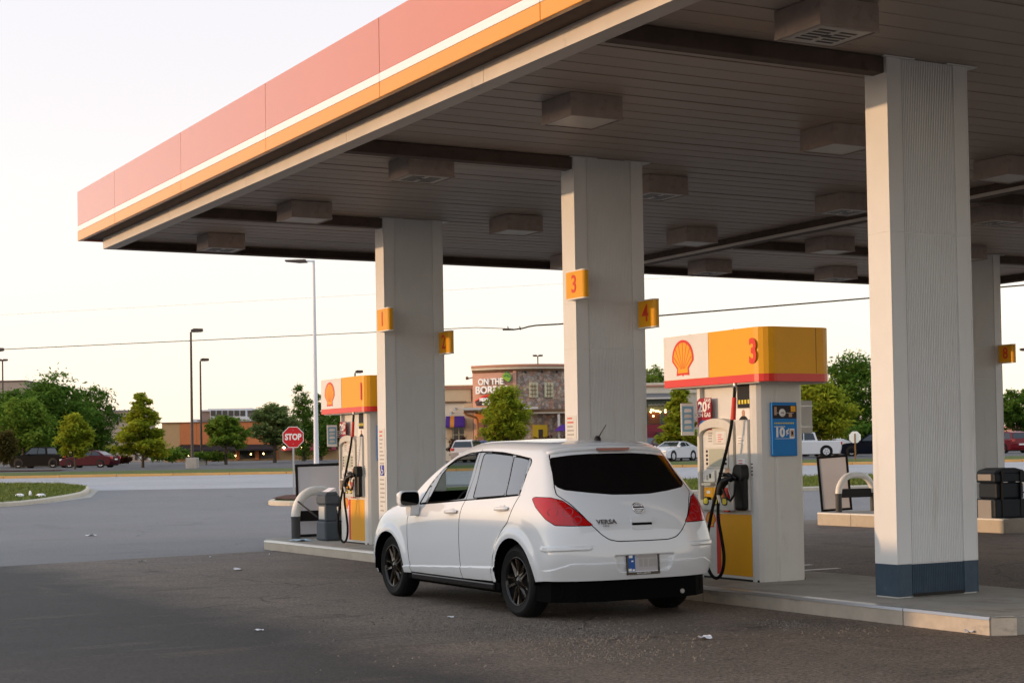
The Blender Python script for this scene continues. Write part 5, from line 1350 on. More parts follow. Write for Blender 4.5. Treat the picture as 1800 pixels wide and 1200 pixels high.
# ------------------------------------------------------------------ buildings across the road
mat('stucco_tan', (.60, .46, .30), .85, var=.04, vscale=1.5, bump=.1, bscale=30)
mat('stucco_cream', (.66, .59, .47), .85, var=.05, vscale=1.5, bump=.1, bscale=30)
mat('stucco_salmon', (.52, .30, .22), .85, var=.05, vscale=1.5, bump=.1, bscale=30)
mat('cornice_pink', (.45, .22, .15), .8, var=.05)
mat('trim_brown', (.16, .09, .05), .7)
mat('awning_purple', (.065, .025, .22), .7, var=.08, vscale=4)
mat('awning_orange', (.58, .22, .04), .7)
mat('pipe_orange', (.42, .16, .05), .5)
mat('wall_orange', (.50, .20, .06), .8, var=.06)
mat('brick_mixed', (.22, .11, .08), .9, col2=(.16, .10, .08), vscale=6, bump=.3, bscale=18)
def stone_mat(name, s_):
    mt = bpy.data.materials.new(name); mt.use_nodes = True; t = mt.node_tree; b = t.nodes['Principled BSDF']; b.inputs['Roughness'].default_value = .9; b.inputs['Specular IOR Level'].default_value = .2
    tc = t.nodes.new('ShaderNodeTexCoord'); v = t.nodes.new('ShaderNodeTexVoronoi'); v.inputs['Scale'].default_value = s_; v.inputs['Randomness'].default_value = .9; t.links.new(tc.outputs['Object'], v.inputs['Vector'])
    r = t.nodes.new('ShaderNodeValToRGB'); r.color_ramp.interpolation = 'CONSTANT'; sp_ = t.nodes.new('ShaderNodeSeparateColor'); t.links.new(v.outputs['Color'], sp_.inputs[0]); t.links.new(sp_.outputs[0], r.inputs[0])
    cols = [(.40, .30, .24), (.27, .21, .18), (.38, .23, .17), (.33, .27, .23), (.46, .37, .29), (.22, .18, .16), (.34, .21, .17), (.36, .31, .28)]
    for i, c in enumerate(cols):
        e = r.color_ramp.elements[i] if i < 2 else r.color_ramp.elements.new(i / 8); e.position = i / 8; e.color = (*c, 1)
    v2 = t.nodes.new('ShaderNodeTexVoronoi'); v2.feature = 'DISTANCE_TO_EDGE'; v2.inputs['Scale'].default_value = s_; v2.inputs['Randomness'].default_value = .9; t.links.new(tc.outputs['Object'], v2.inputs['Vector'])
    r2 = t.nodes.new('ShaderNodeValToRGB'); r2.color_ramp.elements[0].position = .01; r2.color_ramp.elements[0].color = (.6, .58, .55, 1); r2.color_ramp.elements[1].position = .07
    t.links.new(v2.outputs['Distance'], r2.inputs[0]); mx = t.nodes.new('ShaderNodeMixRGB'); mx.blend_type = 'MULTIPLY'; mx.inputs[0].default_value = 1; t.links.new(r.outputs[0], mx.inputs[1]); t.links.new(r2.outputs[0], mx.inputs[2]); t.links.new(mx.outputs[0], b.inputs['Base Color'])
    bp = t.nodes.new('ShaderNodeBump'); bp.inputs['Strength'].default_value = .6; bp.inputs['Distance'].default_value = .08; t.links.new(r2.outputs[0], bp.inputs['Height']); t.links.new(bp.outputs[0], b.inputs['Normal']); M[name] = mt
stone_mat('stone_wall', 3.2)
mat('shutter_cream', (.55, .52, .36), .7)
mat('yellow_frame', (.55, .36, .02), .6)
mat('roof_grey', (.12, .115, .115), .8, var=.15, vscale=5)
mat('fascia_pale', (.50, .50, .48), .6)
mat('wall_green', (.075, .095, .075), .8, var=.08)
mat('wall_maroon', (.16, .025, .04), .8, var=.1)
mat('window_dark', (.012, .013, .016), .08, coat=.5)
mat('window_brown', (.10, .035, .015), .3)
mat('lamp_glow', (.9, .55, .2), .4, emit=(1., .62, .22), es=5.)
mat('lime', (.35, .55, .06), .5); mat('lime_rind', (.05, .25, .10), .5)
mat('banner_dark', (.05, .03, .035), .5)
mat('store_orange', (.46, .165, .065), .8, var=.06, vscale=2, bump=.1, bscale=10)
mat('store_tan', (.40, .27, .14), .8, var=.05)
mat('store_awning', (.020, .018, .024), .7)
mat('store_pink', (.24, .045, .075), .7)
mat('mall_beige', (.36, .30, .25), .85, var=.04, vscale=.5)
mat('mall_brown', (.27, .21, .19), .85, var=.05, vscale=.5)
mat('pale_frame', (.55, .57, .60), .5)

def building(name, px0, d, label, cat='building'):
    p = at(px0, d); t = thing(name, label, cat, p, FACE); t['_k'] = d / 2902.1; return t
class L:
    """local measuring: picture columns/rows at depth d -> local metres on the facade"""
    def __init__(s, px0, d): s.px0, s.d, s.k, s.z0 = px0, d, d / 2902.1, gh(d)
    def x(s, px): return (px - s.px0) * s.k
    def z(s, py, px=None): return zat(s.px0 if px is None else px, py, s.d) - s.z0
def slab(name, t, l, px0, px1, py0, py1, m_, y0=0., y1=.3, bev=0., par=None):
    b = MB(); b.box(l.x(px0), l.x(px1), y0, y1, l.z(py1, (px0 + px1) / 2), l.z(py0, (px0 + px1) / 2), bev); return obj(name, b, m_, par or t)

# --- restaurant with salmon sign tower and stone front
d = 150.; l = L(890, d); t = building('restaurant', 890, d, 'restaurant with salmon and stone tower, purple awnings and white letters ON THE BORDER')
# left wing
b = MB(); b.box(l.x(640), l.x(831), .6, 14, -.5, l.z(684, 780)); obj('wall', b, 'stucco_cream', t)
slab('wall_band', t, l, 640, 830.5, 684, 707, 'stucco_tan', .45, .7); slab('cornice', t, l, 639, 831, 679.5, 684, 'cornice_pink', .25, .9); slab('cornice_edge', t, l, 639, 831, 677.5, 679.5, 'stucco_tan', .15, .95); slab('ledge', t, l, 640, 820, 706, 708.4, 'trim_brown', .35, .62)
slab('wall_band', t, l, 816, 831, 708.4, 800, 'stucco_tan', .40, .62)  # tan corner stretch: orange evening light put into the wall colour
def awning(px0, px1, py0, py1, out=1.1):
    b = MB(); xa, xb, za, zb = l.x(px0), l.x(px1), l.z(py1, px0), l.z(py0, px0)
    b.prism([(.598, zb), (.598, za), (.6 - out, za), (.6 - out, za + .18)], 'x', xa, xb); a = obj('awning', b, 'awning_purple', t)
    b = MB(); xm = xa + (xb - xa) * .22; b.prism([(.59, zb + .012), (.6 - out - .012, za + .19), (.6 - out - .012, za - .01), (.6 - out + .0, za - .01), (.60, zb - .05)], 'x', xm, xm + .38); obj('awning_stripe', b, 'awning_orange', a)
def window4(px0, px1, py0, py1, y=.6):
    w_ = slab('window', t, l, px0, px1, py0, py1, 'window_dark', y - .02, y + .1)
    xm = (px0 + px1) / 2; ym = (py0 + py1) / 2
    for q in ((px0 - 1, px0 + .4, py0, py1), (px1 - .4, px1 + 1, py0, py1), (xm - .6, xm + .6, py0, py1), (px0, px1, ym - .5, ym + .5), (px0 - 1, px1 + 1, py1 - .4, py1 + 1)):
        slab('window_bar', t, l, *q, 'shutter_cream', y - .08, y - .021, par=w_)
awning(783.5, 817, 731, 751); window4(796, 815.5, 751, 776); awning(742, 776, 731, 751); window4(755, 774, 751, 776)
slab('window_surround', t, l, 785, 794, 752, 778, 'stucco_tan', .50, .61)
for px, py in ((797, 724), (804, 717)):
    b = MB(); b.tube([(l.x(px), .6, l.z(py)), (l.x(px - 3), .2, l.z(py - 2)), (l.x(px - 4), .1, l.z(py))], .05, 6); b.lathe([(.16, 0), (.05, .2)], (l.x(px - 4), .1, l.z(py) - .15), 'z', 8); obj('wall_lamp', b, 'steel', t)
b = MB(); b.tube([(l.x(831), .4, l.z(662)), (l.x(824), .1, l.z(664))], .06, 6); b.box(l.x(819.5), l.x(824.5), -.1, .2, l.z(666), l.z(660.5), .05); obj('floodlight', b, 'trim_brown', t)
lad = MB()
for px in (829., 832.): lad.tube([(l.x(px), .30, l.z(704)), (l.x(px), .30, l.z(679))], .05, 5)
for k in range(6): lad.tube([(l.x(829), .30, l.z(681.5 + k * 4)), (l.x(832), .30, l.z(681.5 + k * 4))], .04, 5)
obj('ladder', lad, 'trim_brown', t)
# bowed tower: facade follows a shallow convex arc
def bow(px): return -2.2 * (1 - ((px - 925) / 100.) ** 2) - .0
def bowed(name, px0, px1, py0, py1, m_, out=0., th=.3, n=14, py0b=None):
    b = MB(); vs = []
    for i in range(n + 1):
        px = px0 + (px1 - px0) * i / n; y = bow(px) - out
        for yy in (y, y + th):
            for py in (py1, py0): vs.append((l.x(px), yy, l.z(py, 900)))
    fs = []
    for i in range(n):
        o = i * 4; q = o + 4
        fs += [(o, q, q + 1, o + 1), (o + 2, o + 3, q + 3, q + 2), (o + 1, q + 1, q + 3, o + 3), (o, o + 2, q + 2, q)]
    fs += [(0, 1, 3, 2), (n * 4, n * 4 + 2, n * 4 + 3, n * 4 + 1)]
    b.add(vs, fs); return obj(name, b, m_, t)
bowed('wall', 831.5, 906, 656, 718, 'stucco_salmon', 0, 3); bowed('wall', 906, 1020, 654, 800, 'stone_wall', -.12, 3)
bowed('pilaster', 902.5, 908.5, 654, 719, 'stucco_salmon', .10, .3, 3)
bowed('cornice', 829.5, 1022, 642.5, 646.5, 'cornice_pink', .45, 2.5); bowed('cornice', 830, 1021, 646.5, 650.5, 'stucco_cream', .30, 2.5); bowed('cornice_shadow', 831, 1020, 650.5, 654, 'trim_brown', .06, 2.5)
b = MB(); b.prism([(l.x(832), bow(832) + .3), (l.x(880), bow(880) + .3), (l.x(925), bow(925) + .3), (l.x(970), bow(970) + .3), (l.x(1020), bow(1020) + .3), (l.x(1020), 14), (l.x(832), 14)], 'z', -.5, l.z(651)); obj('tower_core', b, 'stucco_salmon', t)
# entrance canopy and lower front
b = MB(); b.box(l.x(816.5), l.x(945), -3.6, bow(880) + 1.6, l.z(721.3), l.z(717.3)); obj('entrance_roof', b, 'fascia_pale', t); b = MB(); b.box(l.x(817), l.x(944), -3.5, bow(880) + 1.5, l.z(724.6), l.z(721.4)); obj('entrance_soffit', b, 'trim_brown', t)
bowed('wall', 836, 866, 724.6, 742, 'wall_orange', -.1, .8, 6); bowed('pillar', 840, 850.5, 742, 800, 'brick_mixed', .25, 1.0, 3); bowed('pillar', 838.5, 852, 742, 745, 'brick_mixed', .35, 1.0, 3); bowed('doorway', 850.6, 906, 742, 800, 'window_dark', -.5, .4, 6)
b = MB(); b.tube([(l.x(817.5), -3.3, l.z(724.6)), (l.x(822), -3.2, l.z(729)), (l.x(838), -2.4, l.z(734)), (l.x(840), -2.3, l.z(738)), (l.x(840), -2.3, l.z(769)), (l.x(836), -2.4, l.z(772))], .10, 7); obj('drainpipe', b, 'pipe_orange', t)
b = MB(); b.box(l.x(925), l.x(1020), bow(960) - 1.3, bow(960) + .8, l.z(726), l.z(721.5)); obj('side_canopy', b, 'trim_brown', t); b = MB(); b.box(l.x(925), l.x(1019), bow(960) - 1.2, bow(960) + .8, l.z(728.8), l.z(726)); obj('side_canopy_soffit', b, 'stucco_cream', t)
slab('post', t, l, 978.5, 982.5, 728.8, 800, 'fascia_pale', -3.1, -2.8)
for px0 in (930.3, 957.2):
    s_ = bowed('shutter', px0, px0 + 15.6, 674.6, 700, 'shutter_cream', .05, .25, 2)
    for k in range(3): 
        b = MB(); py = 680.5 + k * 6.8; b.box(l.x(px0 + 1.5), l.x(px0 + 14), bow(px0 + 8) - .14, bow(px0 + 8) - .06, l.z(py + .8), l.z(py)); obj('shutter_bar', b, 'trim_brown', s_)
    for q in (5.2, 10.4): b = MB(); b.box(l.x(px0 + q - .35), l.x(px0 + q + .35), bow(px0 + 8) - .14, bow(px0 + 8) - .06, l.z(699), l.z(676)); obj('shutter_bar', b, 'trim_brown', s_)
for px, py in ((924.5, 656.5), (953.5, 656), (979.5, 656.5)):
    b = MB(); b.tube([(l.x(px), bow(px) + .1, l.z(py)), (l.x(px - 1), bow(px) - .5, l.z(py - 1))], .10, 6); b.box(l.x(px - 1.6), l.x(px + 1.4), bow(px) - .6, bow(px) - .1, l.z(py + 1.8), l.z(py - .6), .04); obj('floodlight', b, 'black', t)
yf = bowed('window_surround', 935.5, 961, 748, 771, 'yellow_frame', .12, .3, 2); b = MB(); b.box(l.x(942.5), l.x(953), bow(948) - .14, bow(948) + .1, l.z(772), l.z(756)); obj('window', b, 'window_dark', yf)
b = MB(); b.lathe([(.9, -.5), (.5, -.1), (.05, .1)], (l.x(989), -3.4, l.z(750)), 'z', 10); obj('parasol', b, 'awning_purple', t)
# signs
def wall_text(s_, px, py, hpx, bold=.02, xs=.9, par=None, m_='print_white', dep=.25, rot=0., out=.12, spacing=1.):
    me = text_mesh(s_, hpx * l.k * 1.42, dep, bold=bold, xs=xs, spacing=spacing)
    slope = -(bow(px + 6) - bow(px - 6)) / (12 * l.k)
    F = frame((l.x(px), bow(px) - out - dep / 2, l.z(py)), (1, -slope, 0), (0, 0, 1)) @ Matrix.Rotation(rot, 4, 'Z')
    me.transform(F); me.materials.append(M[m_]); return obj('lettering', me, None, par or t)
wall_text('ON THE', 864.5, 672, 10.5, .022, .90); wall_text('BORDER', 867, 686.3, 12.5, .028, .97)
b = MB(); c = (l.x(891.5), bow(891) - .35, l.z(665)); q = [(1.0 * .62 * math.cos(a), .85 * math.sin(a)) for a in np.linspace(-.9, math.pi * 1.25, 20)]
b.prism([(c[0] + p[0] * .40, c[2] + p[1] * .42) for p in [(.95 * math.cos(a), 1.05 * math.sin(a)) for a in np.linspace(-1.2, 3.3, 18)]], 'y', c[1] - .05, c[1] + .1); li = obj('lime_slice', b, 'lime', t)
b = MB(); b.tube([(c[0] + .40 * math.cos(a), c[1] - .03, c[2] + .45 * math.sin(a)) for a in np.linspace(-1.2, 1.9, 12)], .06, 6); obj('lime_rind', b, 'lime_rind', li)
b = MB()
for a in (.2, 1., 1.8, 2.6): b.prism([(c[0] + .06 * math.cos(a), c[2] + .06 * math.sin(a)), (c[0] + .29 * math.cos(a - .25), c[2] + .29 * math.sin(a - .25)), (c[0] + .29 * math.cos(a + .25), c[2] + .29 * math.sin(a + .25))], 'y', c[1] - .07, c[1] - .05)
obj('lime_segments', b, 'lime_rind', li)
def bnr(pts, m_, out, par=None):
    b = MB(); n = len(pts); vs = [(l.x(p[0]), bow(p[0]) - out, l.z(p[1])) for p in pts] + [(l.x(p[0]), bow(p[0]) - out + .12, l.z(p[1])) for p in pts]
    b.add(vs, [tuple(range(n)), tuple(range(n, 2 * n))] + [(i, (i + 1) % n, n + (i + 1) % n, n + i) for i in range(n)]); return obj('banner', b, m_, par or t)
bn = bnr([(835, 704), (848, 698), (866, 695.5), (884, 698), (897, 704), (894, 712), (866, 712.5), (838, 712.5)], 'banner_dark', .2); bnr([(834, 703.5), (848, 696), (866, 692.7), (884, 696), (898, 703.5), (897, 704.6), (884, 699), (866, 696.5), (848, 699), (835.5, 705.2)], 'stop_red', .34, bn)
wall_text('MEXICAN GRILL', 866, 702.6, 5.2, .02, .92, bn, out=.36, dep=.06); wall_text('& CANTINA', 862, 709.2, 4.2, .02, .95, bn, out=.36, dep=.06)
# right wing with grey roof, lit window
b = MB(); b.box(l.x(1020), l.x(1290), 2.0, 16, -.5, l.z(690, 1150)); obj('wall', b, 'stucco_cream', t)
slab('cornice', t, l, 1020, 1290, 671, 675, 'stucco_cream', 1.6, 2.2); slab('cornice', t, l, 1020, 1290, 675.1, 678, 'cornice_pink', 1.5, 2.1); slab('cornice', t, l, 1020, 1290, 678.1, 690, 'stucco_cream', 1.7, 2.2)
b = MB(); b.prism([(2.0, l.z(689, 1150)), (-2.6, l.z(700.5, 1150)), (-2.6, l.z(701.5, 1150)), (2.0, l.z(699, 1150))], 'x', l.x(1022), l.x(1200)); obj('porch_roof', b, 'roof_grey', t)
b = MB(); b.prism([(2., l.z(691.5, 1150)), (-2.6, l.z(701.4, 1150)), (2., l.z(701.4, 1150))], 'x', l.x(1022.2), l.x(1023)); obj('gable', b, 'roof_grey', t)
slab('porch_fascia', t, l, 1021, 1201, 700.6, 703.4, 'fascia_pale', -2.75, -2.62)
slab('porch_beam', t, l, 1024, 1198, 703.6, 714, 'wall_green', -2.2, -1.9); slab('wall', t, l, 1024, 1198, 714.2, 747, 'wall_green', -1.9, -1.6); slab('wall', t, l, 1024, 1198, 747, 800, 'wall_maroon', -2.0, -1.6)
wi = slab('window', t, l, 1136, 1158.5, 725, 745.5, 'window_brown', -1.96, -1.86); slab('window', t, l, 1164, 1168.5, 725, 745.5, 'window_brown', -1.96, -1.86)
slab('window_bar', t, l, 1156.5, 1158.5, 724, 746, 'wall_green', -2.05, -1.97, par=wi)
b = MB(); 
for i, px in enumerate(np.linspace(1137, 1170, 16)): b.box(l.x(px), l.x(px + .9), -2.3, -2.22, l.z(718.2 - (i % 3) * .7), l.z(716.6 - (i % 3) * .7))
q = obj('valance', b, 'fascia_pale', t); tag(q, kind='stuff')
for px, py in ((1140.5, 729), (1142, 725), (1145.5, 726.3), (1150, 727.6), (1153.5, 727.8), (1157, 729), (1165.8, 725.6), (1166, 729.6), (1145, 736)):
    b = MB(); b.lathe([(.001, -.07), (.06, -.03), (.06, .03), (.001, .07)], (l.x(px), -2.15, l.z(py)), 'z', 8); obj('bulb', b, 'lamp_glow', wi)
b = MB(); b.box(l.x(1150), l.x(1163), -2.5, -2.02, l.z(790), l.z(764)); obj('door', b, 'banner_dark', t)

# --- orange store on the left
d = 230.; l = L(430, d); t = building('store', 430, d, 'long low orange store with a dark awning, left of the STOP sign')
b = MB(); b.box(l.x(286), l.x(600), .4, 30, -1, l.z(742, 430)); obj('wall', b, 'store_tan', t)
slab('wall_panel', t, l, 284, 315.5, 742, 800, 'store_tan', .1, .5)
for k in range(6): slab('wall_panel', t, l, 316 + k * 29.5, 316 + (k + 1) * 29.5 - .4, 742, 781, 'store_orange', 0, .5)
slab('parapet', t, l, 283, 494, 740.6, 742, 'trim_brown', -.15, .5); slab('parapet', t, l, 494, 602, 757, 759, 'trim_brown', -.05, .5)
b = MB(); b.prism([(.0, l.z(781)), (-2.4, l.z(789)), (-2.4, l.z(791.6)), (.0, l.z(791.6))], 'x', l.x(314), l.x(486)); obj('awning', b, 'store_awning', t)
for k in range(6):
    if k < 5: slab('window', t, l, 318 + k * 34, 318 + k * 34 + 26, 791.8, 805, 'window_dark', .1, .42)
    slab('pillar', t, l, 344 + k * 34 - 32, 344 + k * 34 - 26, 791.8, 808, 'store_orange', -.1, .42)
for px, py in ((402, 799.5), (408.5, 798.8), (413, 800), (440, 798), (462, 797.5), (330, 799), (352, 799)):
    b = MB(); b.lathe([(.001, -.12), (.10, 0), (.001, .12)], (l.x(px), -.0, l.z(py)), 'z', 8); obj('lamp', b, 'lamp_glow', t)
b = MB()
for k, (px, w_, h_) in enumerate(((378, 3, 4), (383.5, 2, 5.5), (387, 3, 3.5), (392, 2, 4), (396, 3.2, 4.2), (401, 2.6, 5), (406, 3.6, 4.2))):
    q = MB(); q.prism([(-.5 * w_ * l.k, 0), (.2 * w_ * l.k, 0), (.5 * w_ * l.k, h_ * l.k), (-.1 * w_ * l.k, h_ * l.k)], 'y', -.15, -.02); q.xf(Matrix.Translation((l.x(px + 2), 0, l.z(768.5)))); b.add(q.v, q.f)
q = obj('sign_strokes', b, 'print_white', t); tag(q, kind='stuff')
slab('wall', t, l, 486, 602, 759, 808, 'store_tan', .15, .5)
for k in range(3):
    b = MB(); x0 = l.x(497 + k * 34); b.prism([(.14, l.z(781)), (-1.8, l.z(790)), (-1.8, l.z(793)), (.14, l.z(793))], 'x', x0, x0 + 26 * l.k); obj('awning', b, 'store_pink', t)
for px in (502, 531.5, 562.5): b = MB(); b.lathe([(.001, -.2), (.22, 0), (.001, .2)], (l.x(px), -2.0, l.z(787.5)), 'z', 8); obj('lamp', b, 'lamp_glow', t)

# --- taller blocks behind
d = 330.; l = L(405, d); t = building('office_block', 405, d, 'brown block with a band of dark windows rising behind the orange store')
b = MB(); b.box(l.x(354.5), l.x(456), 0, 20, -2, l.z(722)); obj('wall', b, 'mall_brown', t); slab('roof_edge', t, l, 353, 458, 719.5, 722, 'pale_frame', -1, 20); slab('roof_edge', t, l, 362, 440, 716.8, 719.4, 'pale_frame', 2, 16)
f_ = slab('window_frame', t, l, 371, 436, 720.5, 736, 'pale_frame', -1.3, -.02)
for k in range(6): slab('pane', t, l, 372.5 + k * 10.4, 372.5 + k * 10.4 + 8.4, 721.5, 731.2, 'window_dark', -1.42, -1.31, par=f_)
slab('lower_roof', t, l, 425, 450, 733, 740, 'pale_frame', -3, -.5); slab('roof_unit', t, l, 341, 351, 737, 745, 'pale_frame', -3, 2)
d = 340.; l = L(40, d); t = building('mall_block', 40, d, 'large plain beige block above the trees at the far left')
b = MB(); b.box(l.x(-160), l.x(45), 0, 30, -2, l.z(671, 10)); obj('wall', b, 'mall_beige', t); slab('parapet', t, l, -161, 46, 669.5, 671, 'mall_brown', -.3, 30)
d = 300.; l = L(240, d); t = building('mall_block', 240, d, 'pale low block glimpsed behind the oak left of the orange store')
b = MB(); b.box(l.x(150), l.x(262), 0, 5, -2, l.z(722, 240)); obj('wall', b, 'mall_beige', t); slab('parapet', t, l, 149, 263, 720.5, 722, 'pale_frame', -.3, 5)
for k in range(4): slab('window', t, l, 236 + k * 8, 241 + k * 8, 798, 808, 'pale_frame' if k % 2 else 'window_dark', -.1, .1)
d = 260.; l = L(1800, d); t = building('brick_house', 1800, d, 'low red-roofed building at the far right edge')
b = MB(); b.box(l.x(1784), l.x(1870), 0, 12, -1, l.z(762, 1800)); obj('wall', b, 'fascia_pale', t)
b = MB(); b.prism([(l.x(1778), l.z(760, 1800)), (l.x(1790), l.z(747, 1800)), (l.x(1870), l.z(744, 1800)), (l.x(1880), l.z(760, 1800))], 'y', -1, 13); obj('roof', b, 'cornice_pink', t)
# ------------------------------------------------------------------ trees and shrubs
def leaf_mat(name, c1, c2, tr=.35):
    mt = bpy.data.materials.new(name); mt.use_nodes = True; t = mt.node_tree; t.nodes.clear()
    o = t.nodes.new('ShaderNodeOutputMaterial'); df = t.nodes.new('ShaderNodeBsdfDiffuse'); tl_ = t.nodes.new('ShaderNodeBsdfTranslucent'); mx = t.nodes.new('ShaderNodeMixShader'); mx.inputs[0].default_value = tr
    tc = t.nodes.new('ShaderNodeTexCoord'); n = t.nodes.new('ShaderNodeTexNoise'); n.inputs['Scale'].default_value = .55; n.inputs['Detail'].default_value = 5; n.inputs['Roughness'].default_value = .75
    r = t.nodes.new('ShaderNodeValToRGB'); r.color_ramp.elements[0].position = .36; r.color_ramp.elements[1].position = .64
    r.color_ramp.elements[0].color = (*c1, 1); r.color_ramp.elements[1].color = (*c2, 1)
    t.links.new(tc.outputs['Object'], n.inputs['Vector']); t.links.new(n.outputs[0], r.inputs[0])
    t.links.new(r.outputs[0], df.inputs[0]); t.links.new(r.outputs[0], tl_.inputs[0]); t.links.new(df.outputs[0], mx.inputs[1]); t.links.new(tl_.outputs[0], mx.inputs[2]); t.links.new(mx.outputs[0], o.inputs[0]); M[name] = mt
leaf_mat('leaf_dark', (.048, .12, .018), (.15, .25, .042))
leaf_mat('leaf_mid', (.095, .19, .024), (.23, .32, .05))
leaf_mat('leaf_yellow', (.18, .25, .022), (.44, .46, .045), .45)
leaf_mat('leaf_grey', (.12, .19, .06), (.26, .31, .11))
leaf_mat('leaf_brown', (.075, .065, .022), (.13, .11, .03))
leaf_mat('leaf_red', (.055, .020, .014), (.085, .045, .022))

def leaves(pts, size, r_, flat=.5):
    """many small leaf sprays: each a bent two-triangle blade with its own turn"""
    n = len(pts); a = r_.uniform(0, 6.283, n); s = size * r_.uniform(.55, 1.35, n); tilt = r_.normal(0, flat, n); roll = r_.normal(0, .6, n)
    u = np.stack([np.cos(a), np.sin(a), tilt], 1); u /= np.linalg.norm(u, axis=1)[:, None]
    v = np.stack([-np.sin(a), np.cos(a), roll], 1); v /= np.linalg.norm(v, axis=1)[:, None]
    s = s[:, None]; p = pts
    V = np.concatenate([p - u * s, p + v * s * .42 - u * s * .1, p + u * s - np.array([0, 0, .25]) * s, p - v * s * .42 + u * s * .1], 1).reshape(-1, 3)
    i = np.arange(n)[:, None] * 4; F = np.concatenate([i, i + 1, i + 2, i, i + 2, i + 3], 1).reshape(-1, 3)
    return V, F

def crown_mesh(name, lobes, n, size, m_, seed, shell=.55, flat=.5, shear=0.):
    """clumped crown: sprays gathered in clumps on and inside uneven lobes"""
    r_ = np.random.default_rng(seed); P = []; wts = np.array([l_[3] * l_[4] * l_[5] for l_ in lobes]) ** .75; wts /= wts.sum()
    for (cx, cy, cz, rx, ry, rz), wt in zip(lobes, wts):
        n = n; nc = max(6, int(n * wt / 30)); d = r_.normal(size=(nc, 3)); d /= np.linalg.norm(d, axis=1)[:, None]
        rad = (shell + (1.06 - shell) * r_.random(nc) ** .7)[:, None]
        C = np.array([cx, cy, cz]) + d * rad * np.array([rx, ry, rz])
        k = max(8, int(n * wt / nc)); cl = (min(rx, ry, rz) * .7 + max(rx, rz) * .3) * .24
        q = C[:, None, :] + r_.normal(size=(nc, k, 3)) * np.array([cl * 1.25, cl * 1.25, cl * .75]) * r_.uniform(.5, 1.25, (nc, 1, 1))
        P.append(q.reshape(-1, 3))
    P = np.concatenate(P); V, F = leaves(P, size, r_, flat)
    me = bpy.data.meshes.new(name); me.vertices.add(len(V)); me.vertices.foreach_set('co', V.astype(np.float32).ravel())
    me.loops.add(len(F) * 3); me.loops.foreach_set('vertex_index', F.astype(np.int32).ravel()); me.polygons.add(len(F)); me.polygons.foreach_set('loop_start', np.arange(0, len(F) * 3, 3, dtype=np.int32))
    me.materials.append(M[m_]); me.update(); me.validate(); return me

def tree(px, d, py_top, py_bot, wpx, m_, label, kind='round', n=5200, seed=1, py_base=None, name='tree', size=None, group='trees across the road', trunk_r=None):
    k = d / 2902.1; p = at(px, d); t = thing(name, label, 'tree' if 'tree' in name else 'shrub', p, 0, group)
    zt, zb = zat(px, py_top, d) - p.z, zat(px, py_bot, d) - p.z; zb = max(zb, .1); W = wpx * k; Hc = zt - zb; r_ = random.Random(seed)
    lobes = []
    if kind == 'round':
        for i in range(11):
            a = i * 2.4; h = (i + .5) / 11; rr = math.sin(math.pi * min(.97, max(.12, .18 + h * .80))) * W * .30
            lobes.append((math.cos(a) * rr, math.sin(a) * rr, zb + Hc * (.16 + .70 * h), W * r_.uniform(.19, .27), W * r_.uniform(.19, .27), Hc * r_.uniform(.13, .20)))
    elif kind == 'oak':          # broad-based pyramid in layered tiers
        for i in range(15):
            h = i / 14; rr = (1 - h * .86) * W * .36 * (.55 + .45 * ((i * 7) % 5) / 4); a = i * 2.4
            lobes.append((math.cos(a) * rr, math.sin(a) * rr, zb + Hc * (.10 + .82 * h), W * (.24 - .14 * h), W * (.24 - .14 * h), Hc * .070))
    elif kind == 'column':
        for i in range(7):
            h = (i + .5) / 7; q = math.sin(math.pi * (.12 + .82 * h)) ** .6
            lobes.append((r_.uniform(-.08, .08) * W, r_.uniform(-.08, .08) * W, zb + Hc * h, W * .40 * q, W * .40 * q, Hc * .12))
    elif kind == 'umbrella':     # layered spreading crown
        for i in range(18):
            h = ((i * 5) % 18) / 17; a = i * 2.4; rr = W * r_.uniform(.10, .42) * (1.15 - .65 * h)
            lobes.append((math.cos(a) * rr, math.sin(a) * rr, zb + Hc * (.18 + .68 * h), W * r_.uniform(.16, .26), W * r_.uniform(.16, .26), Hc * r_.uniform(.09, .16)))
    else:                        # shrub mound
        for i in range(6):
            lobes.append((r_.uniform(-.32, .32) * W, r_.uniform(-.2, .2) * W, zb + Hc * r_.uniform(.35, .6), W * .24, W * .22, Hc * .42))
    n = int(n * 1.7); sz = 1.35 * (size or max(.10, .012 * W + .085))
    cm = crown_mesh('crown', lobes, n, sz, m_, seed, .50 if kind != 'oak' else .35, .35 if kind in ('oak', 'umbrella') else .6); obj('crown', cm, None, t)
    if kind != 'shrub':
        tr = trunk_r or .028 * Hc; b = MB(); lean = r_.uniform(-.02, .02) * Hc
        b.tube([(0, 0, -.3), (0, 0, zb * .5), (lean * .4, 0, zb + Hc * .2), (lean, lean * .5, zb + Hc * .55), (lean, lean, zb + Hc * .88)], [tr * 1.25, tr, tr * .8, tr * .45, tr * .12], 9)
        for lx, ly, lz, rx, ry, rz in lobes:
            z0 = max(zb * .7, lz - Hc * .22); b.tube([(lean * .5, 0, z0), (lx * .5 + lean * .4, ly * .5, (z0 + lz) / 2 + .1), (lx, ly, lz)], [tr * .38, tr * .25, tr * .08], 5)
        obj('trunk', b, 'trunk', t)
    return t
tree(20, 160, 686, 812, 130, 'leaf_dark', 'broad dark green tree at the left edge over the parked pickup', n=7000, seed=3)
tree(85, 166, 660, 812, 150, 'leaf_dark', 'tallest dark green tree of the left clump, in the middle of it', n=8500, seed=4)
tree(158, 174, 678, 806, 110, 'leaf_dark', 'dark green tree on the right side of the left clump, behind the maroon car', n=7000, seed=5)
tree(40, 150, 700, 800, 110, 'leaf_mid', 'mid green leafy tree in front of the left clump above the pickup', n=6500, seed=15)
